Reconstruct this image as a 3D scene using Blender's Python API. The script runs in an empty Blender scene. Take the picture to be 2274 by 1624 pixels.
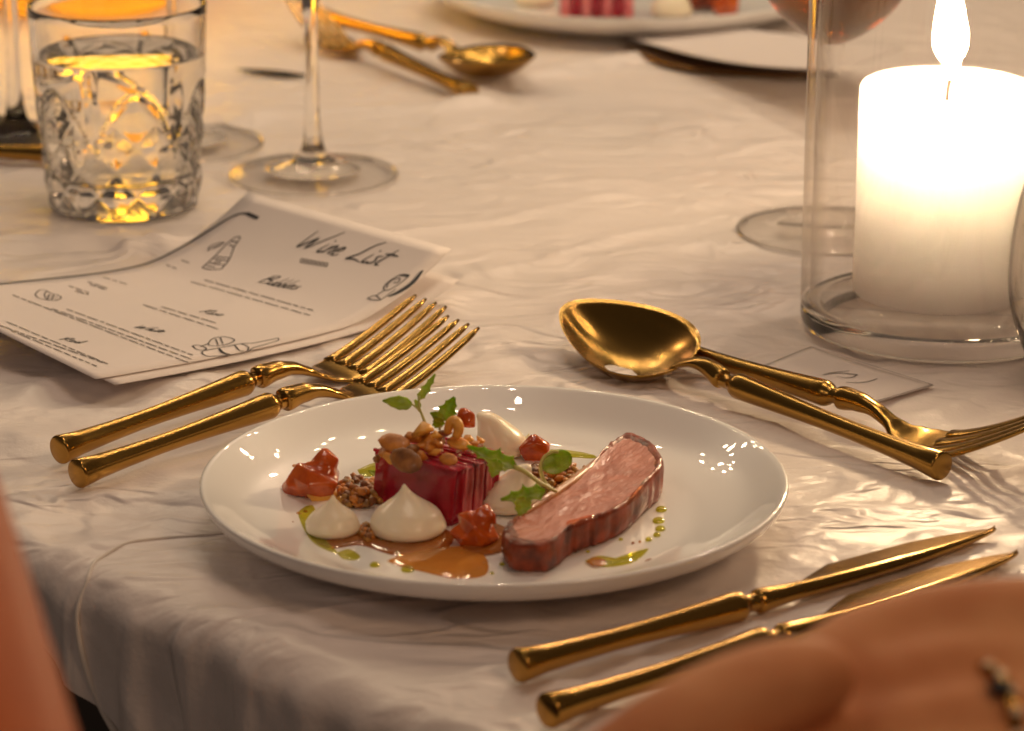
import bpy, bmesh, math, random
import numpy as np
from mathutils import Vector, Matrix, noise as mnoise

random.seed(7)
rng = np.random.default_rng(11)
sc = bpy.context.scene
COL = sc.collection
R = math.radians

# ------------------------------------------------------------------ camera
CAM_H, PITCH, LENS, SENSOR = 0.422, R(17.8), 110.87, 36.0
cam = bpy.data.cameras.new('camera')
camo = bpy.data.objects.new('camera', cam)
COL.objects.link(camo)
camo.location = (0, 0, CAM_H)
camo.rotation_euler = (math.pi / 2 - PITCH, 0, 0)
cam.lens, cam.sensor_width, cam.sensor_fit = LENS, SENSOR, 'HORIZONTAL'
cam.clip_start, cam.clip_end = 0.02, 60
cam.dof.use_dof = True
cam.dof.focus_distance = 1.28
cam.dof.aperture_fstop = 11.5
cam.dof.aperture_blades = 7
sc.camera = camo

# ------------------------------------------------------------------ world, lamps, exposure
world = bpy.data.worlds.new('World')
sc.world = world
world.use_nodes = True
bg = world.node_tree.nodes['Background']
bg.inputs[0].default_value = (1.0, 0.72, 0.54, 1)
bg.inputs[1].default_value = 0.035

def lamp(name, kind, loc, energy, color, size=0.1, target=None, size_y=None, spread=None):
    l = bpy.data.lights.new(name, kind)
    l.energy, l.color = energy, color
    if kind == 'AREA':
        l.size = size
        if size_y:
            l.shape = 'RECTANGLE'; l.size_y = size_y
        if spread: l.spread = spread
    else:
        l.shadow_soft_size = size
    o = bpy.data.objects.new(name, l)
    COL.objects.link(o)
    o.location = loc
    if target is not None:
        o.rotation_euler = (Vector(target) - Vector(loc)).to_track_quat('-Z', 'Y').to_euler()
    return o

# the room's warm lamps: one pendant overhead, bulbs low beyond the far side of the table; the soft front fill is added
for k in range(10):                     # a chandelier of small bulbs
    q = 2 * math.pi * k / 10
    lamp('chandelier_bulb', 'POINT', (0.10 + .24 * math.cos(q), 1.42 + .24 * math.sin(q), 1.85 + .05 * (k % 2)), 1.45, (1.0, 0.76, 0.58), 0.016)
lamp('room_bulb', 'POINT', (-1.15, 2.45, 0.95), 4.2, (1.0, 0.68, 0.44), 0.018)
lamp('room_bulb', 'POINT', (0.35, 3.10, 1.15), 8.5, (1.0, 0.72, 0.50), 0.018)
lamp('room_bulb', 'POINT', (1.25, 2.10, 0.85), 5.0, (1.0, 0.68, 0.44), 0.018)
lamp('front_fill', 'AREA', (0.9, 0.05, 1.15), 3.0, (1.0, 0.62, 0.36), 0.35, (0.1, 1.10, 0), 0.35)  # warm fill panel added in front of the table
lamp('front_fill', 'AREA', (-0.75, 0.15, 0.85), 0.75, (1.0, 0.76, 0.60), 0.30, (-0.1, 1.05, 0), 0.30)  # added fill that lifts the hanging cloth from front left
# two swags of small fairy bulbs beyond the table: their glints sit on plates and glass
for (bx_, by_, bz_, sd_) in ((0.46, 2.02, 0.82, 1), (-0.32, 2.16, 0.76, 2)):
    rr_ = random.Random(sd_)
    for k in range(24):
        t = k / 23 * 2 - 1
        lamp('fairy_bulb', 'POINT', (bx_ + .34 * t + rr_.uniform(-.03, .03), by_ + rr_.uniform(-.16, .16), bz_ + .16 * t * t - .05 + rr_.uniform(-.12, .12)),
             0.22 * rr_.uniform(.6, 1.4), (1.0, 0.78, 0.50), 0.0060)

sc.view_settings.view_transform = 'Standard'
sc.view_settings.look = 'None'
sc.view_settings.exposure = 0.68
sc.view_settings.gamma = 1.0
sc.view_settings.use_curve_mapping = False
cy = sc.cycles
cy.use_denoising = True
try:
    cy.denoiser = 'OPENIMAGEDENOISE'
    cy.denoising_input_passes = 'RGB_ALBEDO_NORMAL'
except Exception:
    pass
cy.max_bounces = 14
cy.diffuse_bounces = 4
cy.glossy_bounces = 6
cy.transmission_bounces = 12
cy.transparent_max_bounces = 16
cy.sample_clamp_indirect = 6.0
cy.sample_clamp_direct = 0.0
cy.blur_glossy = 0.0
cy.caustics_refractive = True
cy.caustics_reflective = True

# ------------------------------------------------------------------ geometry on the table plane
FPX, CX, CY = 7000.0, 1136.5, 812.0
S_, C_ = math.sin(PITCH), math.cos(PITCH)
def at(px, py, z=0.0):
    """point at height z seen at (px, py) of the 2273 x 1624 survey of the photograph"""
    v = (py - CY) / FPX
    Z = (CAM_H - z) / (S_ + v * C_)
    return Vector(((px - CX) / FPX * Z, Z * (C_ - v * S_), z))
def ray(px, py, Z):
    u, v = (px - CX) / FPX, (py - CY) / FPX
    return Vector((u * Z, Z * (C_ - v * S_), CAM_H - Z * (S_ + v * C_)))

# ------------------------------------------------------------------ materials
MATS = {}
def mat(name, base=(0.8, 0.8, 0.8), rough=0.5, metal=0.0, spec=0.5, sss=0.0, sss_r=(1, .5, .3), sss_scale=0.005,
        coat=0.0, coat_r=0.05, trans=0.0, ior=1.45, sheen=0.0, var=0.0, var_scale=60.0, bump=0.0, bump_scale=200.0,
        col2=None, rvar=0.0, detail=5.0, stretch=None):
    m = bpy.data.materials.new(name)
    m.use_nodes = True
    nt = m.node_tree
    N, L = nt.nodes, nt.links
    p = N['Principled BSDF']
    I = p.inputs
    I['Base Color'].default_value = (*base, 1)
    I['Roughness'].default_value = rough
    I['Metallic'].default_value = metal
    I['Specular IOR Level'].default_value = spec
    I['IOR'].default_value = ior
    I['Subsurface Weight'].default_value = sss
    I['Subsurface Radius'].default_value = sss_r
    I['Subsurface Scale'].default_value = sss_scale
    I['Coat Weight'].default_value = coat
    I['Coat Roughness'].default_value = coat_r
    I['Transmission Weight'].default_value = trans
    I['Sheen Weight'].default_value = sheen
    if var or bump or rvar or col2:
        tc = N.new('ShaderNodeTexCoord')
        mp = N.new('ShaderNodeMapping')
        L.new(tc.outputs['Object'], mp.inputs[0])
        if stretch: mp.inputs['Scale'].default_value = stretch[:3]
        if stretch and len(stretch) > 3: mp.vector_type = 'TEXTURE'; mp.inputs['Rotation'].default_value = (0, 0, stretch[3]); mp.inputs['Scale'].default_value = stretch[:3]
        nz = N.new('ShaderNodeTexNoise')
        nz.inputs['Scale'].default_value = var_scale
        nz.inputs['Detail'].default_value = detail
        L.new(mp.outputs[0], nz.inputs['Vector'])
        if var or col2:
            r = N.new('ShaderNodeValToRGB')
            r.color_ramp.elements[0].position = 0.32
            r.color_ramp.elements[1].position = 0.68
            a = col2 if col2 else tuple(c * (1 - var) for c in base)
            r.color_ramp.elements[0].color = (*a, 1)
            r.color_ramp.elements[1].color = (*base, 1)
            L.new(nz.outputs[0], r.inputs[0])
            L.new(r.outputs[0], I['Base Color'])
        if rvar:
            mr = N.new('ShaderNodeMapRange')
            mr.inputs['To Min'].default_value = max(0.02, rough - rvar)
            mr.inputs['To Max'].default_value = rough + rvar
            L.new(nz.outputs[0], mr.inputs[0])
            L.new(mr.outputs[0], I['Roughness'])
        if bump:
            n2 = N.new('ShaderNodeTexNoise')
            n2.inputs['Scale'].default_value = bump_scale
            n2.inputs['Detail'].default_value = 4
            L.new(mp.outputs[0], n2.inputs['Vector'])
            b = N.new('ShaderNodeBump')
            b.inputs['Strength'].default_value = bump
            b.inputs['Distance'].default_value = 0.001
            L.new(n2.outputs[0], b.inputs['Height'])
            L.new(b.outputs[0], I['Normal'])
    MATS[name] = m
    return m

mat('cloth', (0.79, 0.72, 0.69), 0.40, spec=0.38, sheen=0.05, var=0.04, var_scale=9, bump=0.25, bump_scale=420)
def crinkle(m):      # fine creases of the crushed satin, over the modelled wrinkles
    nt = m.node_tree; N, L = nt.nodes, nt.links
    p = N['Principled BSDF']; b0 = p.inputs['Normal'].links[0].from_node
    tc = N.new('ShaderNodeTexCoord'); mp = N.new('ShaderNodeMapping')
    mp.inputs['Rotation'].default_value = (0, 0, R(-36)); mp.inputs['Scale'].default_value = (.60, 1.15, .12)
    L.new(tc.outputs['Object'], mp.inputs[0])
    def crease(scale, dist, width, seed):
        m2 = N.new('ShaderNodeMapping'); m2.inputs['Location'].default_value = (seed, seed * .7, 0); m2.inputs['Rotation'].default_value = (0, 0, seed * 1.3)
        L.new(mp.outputs[0], m2.inputs[0])
        n = N.new('ShaderNodeTexNoise'); n.inputs['Scale'].default_value = scale; n.inputs['Detail'].default_value = 2.0; n.inputs['Distortion'].default_value = dist
        L.new(m2.outputs[0], n.inputs['Vector'])
        a = N.new('ShaderNodeMath'); a.operation = 'SUBTRACT'; a.inputs[1].default_value = .5; L.new(n.outputs[0], a.inputs[0])
        c = N.new('ShaderNodeMath'); c.operation = 'ABSOLUTE'; L.new(a.outputs[0], c.inputs[0])
        r = N.new('ShaderNodeMapRange'); r.interpolation_type = 'SMOOTHERSTEP'
        r.inputs['From Min'].default_value = 0; r.inputs['From Max'].default_value = width; r.inputs['To Min'].default_value = 1; r.inputs['To Max'].default_value = 0
        L.new(c.outputs[0], r.inputs[0])
        k = N.new('ShaderNodeTexNoise'); k.inputs['Scale'].default_value = scale * .55; k.inputs['Detail'].default_value = 1; L.new(m2.outputs[0], k.inputs['Vector'])
        kr = N.new('ShaderNodeMapRange'); kr.interpolation_type = 'SMOOTHSTEP'; kr.inputs['From Min'].default_value = .42; kr.inputs['From Max'].default_value = .62; L.new(k.outputs[0], kr.inputs[0])
        mu = N.new('ShaderNodeMath'); mu.operation = 'MULTIPLY'; L.new(r.outputs[0], mu.inputs[0]); L.new(kr.outputs[0], mu.inputs[1])
        return mu
    c1, c2, c3_ = crease(15, 1.2, .10, 1.9), crease(26, .8, .12, 2.7), crease(44, .6, .16, 4.1)
    ad = N.new('ShaderNodeMath'); ad.operation = 'MULTIPLY_ADD'; ad.inputs[1].default_value = .62; L.new(c2.outputs[0], ad.inputs[0]); L.new(c1.outputs[0], ad.inputs[2])
    a2 = N.new('ShaderNodeMath'); a2.operation = 'MULTIPLY_ADD'; a2.inputs[1].default_value = .34; L.new(c3_.outputs[0], a2.inputs[0]); L.new(ad.outputs[0], a2.inputs[2])
    b = N.new('ShaderNodeBump'); b.inputs['Strength'].default_value = .85; b.inputs['Distance'].default_value = .0022
    L.new(a2.outputs[0], b.inputs['Height']); L.new(b0.outputs[0], b.inputs['Normal']); L.new(b.outputs[0], p.inputs['Normal'])
crinkle(MATS['cloth'])
mat('hem', (0.78, 0.72, 0.66), 0.6)
mat('gold', (0.44, 0.245, 0.058), 0.20, metal=1.0, rvar=0.03, var_scale=160, bump=0.002, bump_scale=900, stretch=(.06, 1, 1))
mat('gold_satin', (0.37, 0.215, 0.052), 0.23, metal=1.0, rvar=0.05, var_scale=160, bump=0.02, bump_scale=1100, stretch=(.06, 1, 1))
mat('porcelain', (0.88, 0.87, 0.85), 0.30, spec=0.3, coat=1.0, coat_r=0.012)
mat('cream', (0.88, 0.78, 0.60), 0.28, sss=0.4, sss_r=(1, .7, .45), sss_scale=0.003, bump=0.14, bump_scale=330)
mat('beet', (0.46, 0.012, 0.040), 0.22, sss=0.35, sss_r=(1, .1, .12), sss_scale=0.003, coat=0.3, col2=(0.30, 0.006, 0.024), var_scale=130, bump=0.2, bump_scale=300)
mat('beet_pale', (0.92, 0.36, 0.36), 0.25, sss=0.4, sss_r=(1, .3, .3), sss_scale=0.003, coat=0.4, col2=(0.66, 0.11, 0.14), var_scale=260, stretch=(1, 1, .3))
mat('flesh', (0.63, 0.25, 0.175), 0.36, sss=0.15, sss_r=(1, .4, .25), sss_scale=0.004, coat=0.22, coat_r=0.15, col2=(0.46, 0.15, 0.095), var_scale=150, bump=0.6, bump_scale=620, detail=9, stretch=(2.6, .9, 1.0, R(58)))
mat('crust', (0.33, 0.058, 0.018), 0.36, spec=0.35, sss=0.1, sss_scale=0.002, coat=0.1, coat_r=0.15, col2=(0.09, 0.018, 0.008), var_scale=150, bump=0.5, bump_scale=210)
mat('fat', (0.62, 0.32, 0.13), 0.3, sss=0.4, sss_r=(1, .5, .25), sss_scale=0.003, coat=0.4, col2=(0.42, 0.15, 0.05), var_scale=160)
mat('apricot', (0.66, 0.135, 0.015), 0.14, sss=0.3, sss_r=(1, .35, .1), sss_scale=0.004, coat=0.6, coat_r=0.05, col2=(0.40, 0.055, 0.008), var_scale=140, bump=0.4, bump_scale=260)
mat('nut', (0.68, 0.26, 0.032), 0.4, sss=0.15, sss_scale=0.002, coat=0.2, col2=(0.36, 0.12, 0.022), var_scale=170, bump=0.4, bump_scale=420)
mat('nut_pale', (0.88, 0.46, 0.075), 0.38, sss=0.2, sss_scale=0.002, coat=0.2, col2=(0.66, 0.28, 0.04), var_scale=150, bump=0.3, bump_scale=420)
mat('nut_skin', (0.40, 0.16, 0.036), 0.42, coat=0.2, col2=(0.12, 0.045, 0.018), var_scale=170, bump=0.5, bump_scale=420)
mat('grain', (0.60, 0.30, 0.05), 0.35, coat=0.3, col2=(0.13, 0.065, 0.022), var_scale=190, bump=0.4, bump_scale=420)
mat('seed', (0.72, 0.58, 0.38), 0.4)
mat('leaf', (0.34, 0.38, 0.014), 0.38, sss=0.25, sss_r=(.4, 1, .15), sss_scale=0.002, col2=(0.20, 0.25, 0.008), var_scale=190, bump=0.4, bump_scale=300)
mat('leaf_light', (0.52, 0.50, 0.06), 0.4, sss=0.3, sss_r=(.5, 1, .15), sss_scale=0.002, col2=(0.14, 0.24, 0.02), var_scale=190, bump=0.3, bump_scale=300)
mat('stem', (0.50, 0.46, 0.16), 0.35, sss=0.3, sss_r=(.8, 1, .2), sss_scale=0.002)
mat('wax', (0.985, 0.95, 0.90), 0.42, sss=1.0, sss_r=(1.0, 1.0, 1.0), sss_scale=0.085, spec=0.3, bump=0.05, bump_scale=60)
MATS['wax'].node_tree.nodes['Principled BSDF'].subsurface_method = 'RANDOM_WALK'
mat('wick', (0.03, 0.02, 0.015), 0.9)
mat('paper', (0.74, 0.675, 0.655), 0.7, spec=0.25, bump=0.05, bump_scale=900)
mat('ink', (0.016, 0.018, 0.026), 0.6)
mat('ink_soft', (0.13, 0.115, 0.11), 0.7)
mat('skin', (0.68, 0.33, 0.16), 0.65, spec=0.2, sss=0.3, sss_r=(1, .4, .2), sss_scale=0.006, col2=(0.52, 0.20, 0.085), var_scale=30, bump=0.7, bump_scale=75)
mat('skin_ruddy', (0.50, 0.125, 0.032), 0.6, spec=0.15, sss=0.2, sss_r=(1, .4, .2), sss_scale=0.006, col2=(0.38, 0.085, 0.022), var_scale=16)
mat('onyx', (0.012, 0.012, 0.016), 0.08)
mat('pearl', (0.80, 0.68, 0.50), 0.15, coat=0.6)
mat('floor', (0.030, 0.019, 0.013), 0.6, var=0.3, var_scale=3)
mat('dark_napkin', (0.022, 0.015, 0.012), 0.8, bump=0.3)
mat('bronze', (0.16, 0.085, 0.035), 0.35, metal=1.0)
mat('dark_steel', (0.06, 0.055, 0.05), 0.25, metal=1.0)

def liquid(name, color, rough=0.04, alpha=0.55):
    m = bpy.data.materials.new(name); m.use_nodes = True
    nt = m.node_tree; N, L = nt.nodes, nt.links
    p = N['Principled BSDF']
    p.inputs['Base Color'].default_value = (*color, 1)
    p.inputs['Roughness'].default_value = rough
    p.inputs['Coat Weight'].default_value = 0.6
    tr = N.new('ShaderNodeBsdfTransparent'); tr.inputs[0].default_value = (*[min(1, c * 1.9 + .12) for c in color], 1)
    mx = N.new('ShaderNodeMixShader')
    tc = N.new('ShaderNodeTexCoord')
    nz = N.new('ShaderNodeTexNoise'); nz.inputs['Scale'].default_value = 150; nz.inputs['Detail'].default_value = 3
    L.new(tc.outputs['Object'], nz.inputs['Vector'])
    mr = N.new('ShaderNodeMapRange'); mr.inputs['To Min'].default_value = alpha - .15; mr.inputs['To Max'].default_value = alpha + .15
    L.new(nz.outputs[0], mr.inputs[0]); L.new(mr.outputs[0], mx.inputs[0])
    L.new(tr.outputs[0], mx.inputs[1]); L.new(p.outputs[0], mx.inputs[2])
    L.new(mx.outputs[0], N['Material Output'].inputs[0])
    MATS[name] = m
liquid('sauce_brown', (0.36, 0.125, 0.022), alpha=0.75)
liquid('sauce_amber', (0.62, 0.27, 0.055), alpha=0.65)
liquid('glaze_clear', (0.50, 0.28, 0.18), alpha=0.16)
liquid('oil', (0.42, 0.40, 0.045), alpha=0.5)

def glass(name, color=(1, 1, 1), ior=1.5, rough=0.0):
    m = bpy.data.materials.new(name); m.use_nodes = True
    nt = m.node_tree; N, L = nt.nodes, nt.links
    N.remove(N['Principled BSDF'])
    g = N.new('ShaderNodeBsdfGlass')
    g.inputs['Color'].default_value = (*color, 1); g.inputs['IOR'].default_value = ior; g.inputs['Roughness'].default_value = rough
    L.new(g.outputs[0], N['Material Output'].inputs[0])
    MATS[name] = m
glass('crystal', (0.99, 0.985, 0.97), 1.52)
glass('cut_crystal', (0.995, 0.99, 0.98), 1.40)
glass('water', (0.99, 0.99, 0.98), 1.33)
glass('rose_wine', (0.965, 0.62, 0.25), 1.32)

def thin_glass(name, tint=(0.99, 0.985, 0.98), rim=(.78, .75, .72), ior=1.5):
    m = bpy.data.materials.new(name); m.use_nodes = True
    nt = m.node_tree; N, L = nt.nodes, nt.links
    N.remove(N['Principled BSDF'])
    fr = N.new('ShaderNodeFresnel'); fr.inputs['IOR'].default_value = 1.5
    geo = N.new('ShaderNodeNewGeometry'); mr = N.new('ShaderNodeMapRange')
    mr.inputs['To Min'].default_value = ior; mr.inputs['To Max'].default_value = 1 / ior
    L.new(geo.outputs['Backfacing'], mr.inputs[0]); L.new(mr.outputs[0], fr.inputs['IOR'])
    tr = N.new('ShaderNodeBsdfTransparent'); tr.inputs[0].default_value = (*tint, 1)
    lw = N.new('ShaderNodeLayerWeight'); lw.inputs[0].default_value = .5       # longer path through the wall at the silhouette absorbs more
    cr = N.new('ShaderNodeValToRGB'); cr.color_ramp.elements[0].position = .55; cr.color_ramp.elements[1].position = .98
    cr.color_ramp.elements[0].color = (*tint, 1); cr.color_ramp.elements[1].color = (*[c_ * q_ for c_, q_ in zip(tint, rim)], 1)
    L.new(lw.outputs['Facing'], cr.inputs[0]); L.new(cr.outputs[0], tr.inputs[0])
    gl = N.new('ShaderNodeBsdfGlossy'); gl.inputs['Roughness'].default_value = 0.0
    gl.inputs['Color'].default_value = (.95, .93, .9, 1)
    mx = N.new('ShaderNodeMixShader')
    L.new(fr.outputs[0], mx.inputs[0]); L.new(tr.outputs[0], mx.inputs[1]); L.new(gl.outputs[0], mx.inputs[2])
    L.new(mx.outputs[0], N['Material Output'].inputs[0])
    MATS[name] = m
thin_glass('vase_glass', rim=(.58, .54, .51), ior=1.45)
def partly_refracting(m, share):
    nt = m.node_tree; N, L = nt.nodes, nt.links
    out = N['Material Output']; src = out.inputs[0].links[0].from_node
    g = N.new('ShaderNodeBsdfGlass'); g.inputs['IOR'].default_value = 1.5; g.inputs['Roughness'].default_value = 0
    mx = N.new('ShaderNodeMixShader'); mx.inputs[0].default_value = share
    L.new(src.outputs[0], mx.inputs[1]); L.new(g.outputs[0], mx.inputs[2]); L.new(mx.outputs[0], out.inputs[0])

thin_glass('stem_foot', (0.995, 0.993, 0.99), (.97, .965, .96), 1.22)
def amber():
    m = bpy.data.materials.new('amber_glass'); m.use_nodes = True
    nt = m.node_tree; N, L = nt.nodes, nt.links
    p = N['Principled BSDF']; p.inputs['Base Color'].default_value = (.95, .68, .18, 1); p.inputs['Roughness'].default_value = .15
    t = N.new('ShaderNodeBsdfTranslucent'); t.inputs[0].default_value = (1.0, .84, .34, 1)
    mx = N.new('ShaderNodeMixShader'); mx.inputs[0].default_value = .7
    L.new(p.outputs[0], mx.inputs[1]); L.new(t.outputs[0], mx.inputs[2]); L.new(mx.outputs[0], N['Material Output'].inputs[0])
    MATS['amber_glass'] = m
amber()

def emit(name, color, strength):
    m = bpy.data.materials.new(name); m.use_nodes = True
    nt = m.node_tree; N, L = nt.nodes, nt.links
    N.remove(N['Principled BSDF'])
    e = N.new('ShaderNodeEmission'); e.inputs[0].default_value = (*color, 1); e.inputs[1].default_value = strength
    L.new(e.outputs[0], N['Material Output'].inputs[0])
    MATS[name] = m
emit('flame', (1.0, 0.72, 0.42), 560.0)
emit('flame_far', (1.0, 0.70, 0.18), 14.0)

# ------------------------------------------------------------------ builders
def link(name, me, material, parent=None, loc=None, smooth=True):
    if smooth:
        me.polygons.foreach_set('use_smooth', [True] * len(me.polygons))
    if material:
        me.materials.append(MATS[material])
    o = bpy.data.objects.new(name, me)
    COL.objects.link(o)
    if parent: o.parent = parent
    if loc is not None: o.location = loc
    return o

def mesh(name, verts, faces, material=None, parent=None, loc=None, smooth=True):
    me = bpy.data.meshes.new(name)
    me.from_pydata([tuple(v) for v in verts], [], faces)
    me.update()
    return link(name, me, material, parent, loc, smooth)

def tag(o, label, cat, group=None, kind=None):
    if label: o['label'] = label
    if cat: o['category'] = cat
    if group: o['group'] = group
    if kind: o['kind'] = kind
    return o

def thing(name, label, cat, loc=(0, 0, 0), rotz=0.0, group=None):
    o = bpy.data.objects.new(name, None)
    COL.objects.link(o)
    o.empty_display_size = 0.01
    o.location = loc
    o.rotation_euler = (0, 0, rotz)
    return tag(o, label, cat, group)

def copy_tree(o, parent=None):
    c = o.copy(); COL.objects.link(c)
    if parent: c.parent = parent
    for ch in list(o.children): copy_tree(ch, c)
    return c

def lathe_data(profile, seg=64, axis='z'):
    """profile: list of (r, h); r==0 closes with a pole"""
    V, F, rings = [], [], []
    for r, h in profile:
        if r <= 1e-7:
            rings.append([len(V)]); V.append((0, 0, h))
        else:
            rings.append(list(range(len(V), len(V) + seg)))
            for k in range(seg):
                a = 2 * math.pi * k / seg
                V.append((r * math.cos(a), r * math.sin(a), h))
    for A, B in zip(rings, rings[1:]):
        if len(A) == 1 and len(B) == 1: continue
        for k in range(seg):
            k2 = (k + 1) % seg
            if len(A) == 1: F.append((A[0], B[k2], B[k]))
            elif len(B) == 1: F.append((A[k], A[k2], B[0]))
            else: F.append((A[k], A[k2], B[k2], B[k]))
    if axis == 'x':
        V = [(h, x, y) for x, y, h in V]
    return V, F

def fillet(profile, n=4, amount=0.35):
    """chaikin-style softening of a profile, keeping the ends"""
    p = [Vector((a, b)) for a, b in profile]
    for _ in range(n):
        q = [p[0]]
        for a, b in zip(p, p[1:]):
            q += [a.lerp(b, .25), a.lerp(b, .75)]
        q.append(p[-1]); p = q
    return [(max(0, v.x), v.y) for v in p]

def loft(stations, seg=20, power=2.0, cap=True):
    """stations: (centre xyz, half width along y, half thickness along the normal in the xz plane)"""
    V, F = [], []
    n = len(stations)
    cs = [Vector(s[0]) for s in stations]
    for i, (c, w, t) in enumerate(stations):
        c = Vector(c)
        tan = (cs[min(i + 1, n - 1)] - cs[max(i - 1, 0)])
        tan.y = 0
        tan.normalize()
        nor = Vector((-tan.z, 0, tan.x))
        for k in range(seg):
            a = 2 * math.pi * k / seg
            ca, sa = math.cos(a), math.sin(a)
            y = w * math.copysign(abs(ca) ** (2 / power), ca)
            q = t * math.copysign(abs(sa) ** (2 / power), sa)
            V.append(c + Vector((0, y, 0)) + nor * q)
    for i in range(n - 1):
        for k in range(seg):
            k2 = (k + 1) % seg
            a, b = i * seg, (i + 1) * seg
            F.append((a + k, a + k2, b + k2, b + k))
    if cap:
        F.append(tuple(range(seg - 1, -1, -1)))
        F.append(tuple(range((n - 1) * seg, n * seg)))
    return V, F

def smoothstep(x): 
    x = max(0.0, min(1.0, x)); return x * x * (3 - 2 * x)

def catmull(pts, n=8):
    P = [Vector(p) for p in pts]
    P = [P[0] * 2 - P[1]] + P + [P[-1] * 2 - P[-2]]
    out = []
    for i in range(1, len(P) - 2):
        for k in range(n):
            t = k / n
            a, b, c, d = P[i - 1], P[i], P[i + 1], P[i + 2]
            out.append(0.5 * ((2 * b) + (c - a) * t + (2 * a - 5 * b + 4 * c - d) * t * t + (3 * b - a - 3 * c + d) * t ** 3))
    out.append(P[-2])
    return out

def tube_data(path, radii, seg=10, caps=True):
    path = [Vector(p) for p in path]
    if not hasattr(radii, '__len__'): radii = [radii] * len(path)
    V, F = [], []
    n = len(path)
    up = Vector((0, 0, 1))
    for i, p in enumerate(path):
        t = (path[min(i + 1, n - 1)] - path[max(i - 1, 0)]).normalized()
        if abs(t.dot(up)) > 0.97: up = Vector((1, 0, 0)) if abs(t.x) < .9 else Vector((0, 1, 0))
        s = t.cross(up).normalized(); u = s.cross(t).normalized()
        up = u
        for k in range(seg):
            a = 2 * math.pi * k / seg
            V.append(p + (s * math.cos(a) + u * math.sin(a)) * radii[i])
    for i in range(n - 1):
        for k in range(seg):
            k2 = (k + 1) % seg
            F.append((i * seg + k, i * seg + k2, (i + 1) * seg + k2, (i + 1) * seg + k))
    if caps:
        F.append(tuple(range(seg - 1, -1, -1))); F.append(tuple(range((n - 1) * seg, n * seg)))
    return V, F

def hull_data(size, seed, n=11, soft=True):
    rr = random.Random(seed * 13 + 5)
    bm = bmesh.new()
    for k in range(n):
        p = Vector((rr.gauss(0, 1), rr.gauss(0, 1), rr.gauss(0, 1))).normalized() * rr.uniform(.75, 1.1)
        bm.verts.new((p.x * size[0], p.y * size[1], p.z * size[2]))
    r = bmesh.ops.convex_hull(bm, input=bm.verts)
    bmesh.ops.delete(bm, geom=[g for g in r['geom_unused'] if isinstance(g, bmesh.types.BMVert)], context='VERTS')
    if soft: bmesh.ops.bevel(bm, geom=bm.edges[:], offset=min(size) * .16, segments=1, affect='EDGES', clamp_overlap=True)
    bm.normal_update()
    V = [v.co.copy() for v in bm.verts]
    bm.verts.index_update()
    F = [tuple(v.index for v in f.verts) for f in bm.faces]
    bm.free()
    return V, F

def blob_data(scale, seed, amp=0.25, freq=1.6, sub=2, flat=0.0):
    bm = bmesh.new()
    bmesh.ops.create_icosphere(bm, subdivisions=sub, radius=1.0)
    off = Vector((seed * 3.17, seed * 1.31, seed * 7.7))
    for v in bm.verts:
        d = mnoise.noise(v.co * freq + off) + 0.5 * mnoise.noise(v.co * freq * 2.3 + off)
        v.co *= 1 + amp * d
        if flat: v.co.z = math.copysign(abs(v.co.z) ** (1 + flat), v.co.z)
        v.co = Vector((v.co.x * scale[0], v.co.y * scale[1], v.co.z * scale[2]))
    V = [v.co.copy() for v in bm.verts]
    F = [tuple(v.index for v in f.verts) for f in bm.faces]
    bm.free()
    return V, F

# ------------------------------------------------------------------ value noise in numpy for the cloth
def vnoise(x, y, seed):
    g = np.random.default_rng(seed).random((256, 256))
    xi, yi = np.floor(x).astype(int), np.floor(y).astype(int)
    fx, fy = x - xi, y - yi
    fx, fy = fx * fx * fx * (fx * (6 * fx - 15) + 10), fy * fy * fy * (fy * (6 * fy - 15) + 10)
    a = g[xi % 256, yi % 256]; b = g[(xi + 1) % 256, yi % 256]
    c = g[xi % 256, (yi + 1) % 256]; d = g[(xi + 1) % 256, (yi + 1) % 256]
    return (a * (1 - fx) + b * fx) * (1 - fy) + (c * (1 - fx) + d * fx) * fy
def ridged(x, y, seed):
    n = vnoise(x, y, seed) * 2 - 1
    return (1 - np.abs(n)) ** 2.2

# table edge: a straight line near the camera, table to the far right of it
E0 = np.array([-0.1787, 1.0898]); ED = np.array([0.699, -0.715]); EN = np.array([0.715, 0.699])
def cloth_height(X, Y):
    wx = X + 0.05 * (vnoise(X * 14, Y * 14, 1) - .5); wy = Y + 0.05 * (vnoise(X * 14 + 50, Y * 14, 2) - .5)
    a1 = R(38); u = wx * math.cos(a1) + wy * math.sin(a1); v = -wx * math.sin(a1) + wy * math.cos(a1)
    h = 0.0034 * ridged(u * 11, v * 27, 3)
    a2 = R(-25); u = wx * math.cos(a2) + wy * math.sin(a2); v = -wx * math.sin(a2) + wy * math.cos(a2)
    h += 0.0026 * ridged(u * 15, v * 33, 4)
    h += 0.0015 * ridged(wx * 40 + wy * 18, wy * 62, 5)
    h += 0.0016 * (vnoise(X * 7, Y * 7, 6) - .5)
    fade = np.clip(1.25 - np.clip((Y - 1.25) / 0.7, 0, 0.75), .45, 1.2)
    mask = 0.35 + 0.65 * vnoise(X * 6 + 9, Y * 6, 8)
    h = (h - 0.0048) * fade * mask * 0.75
    return h
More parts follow.
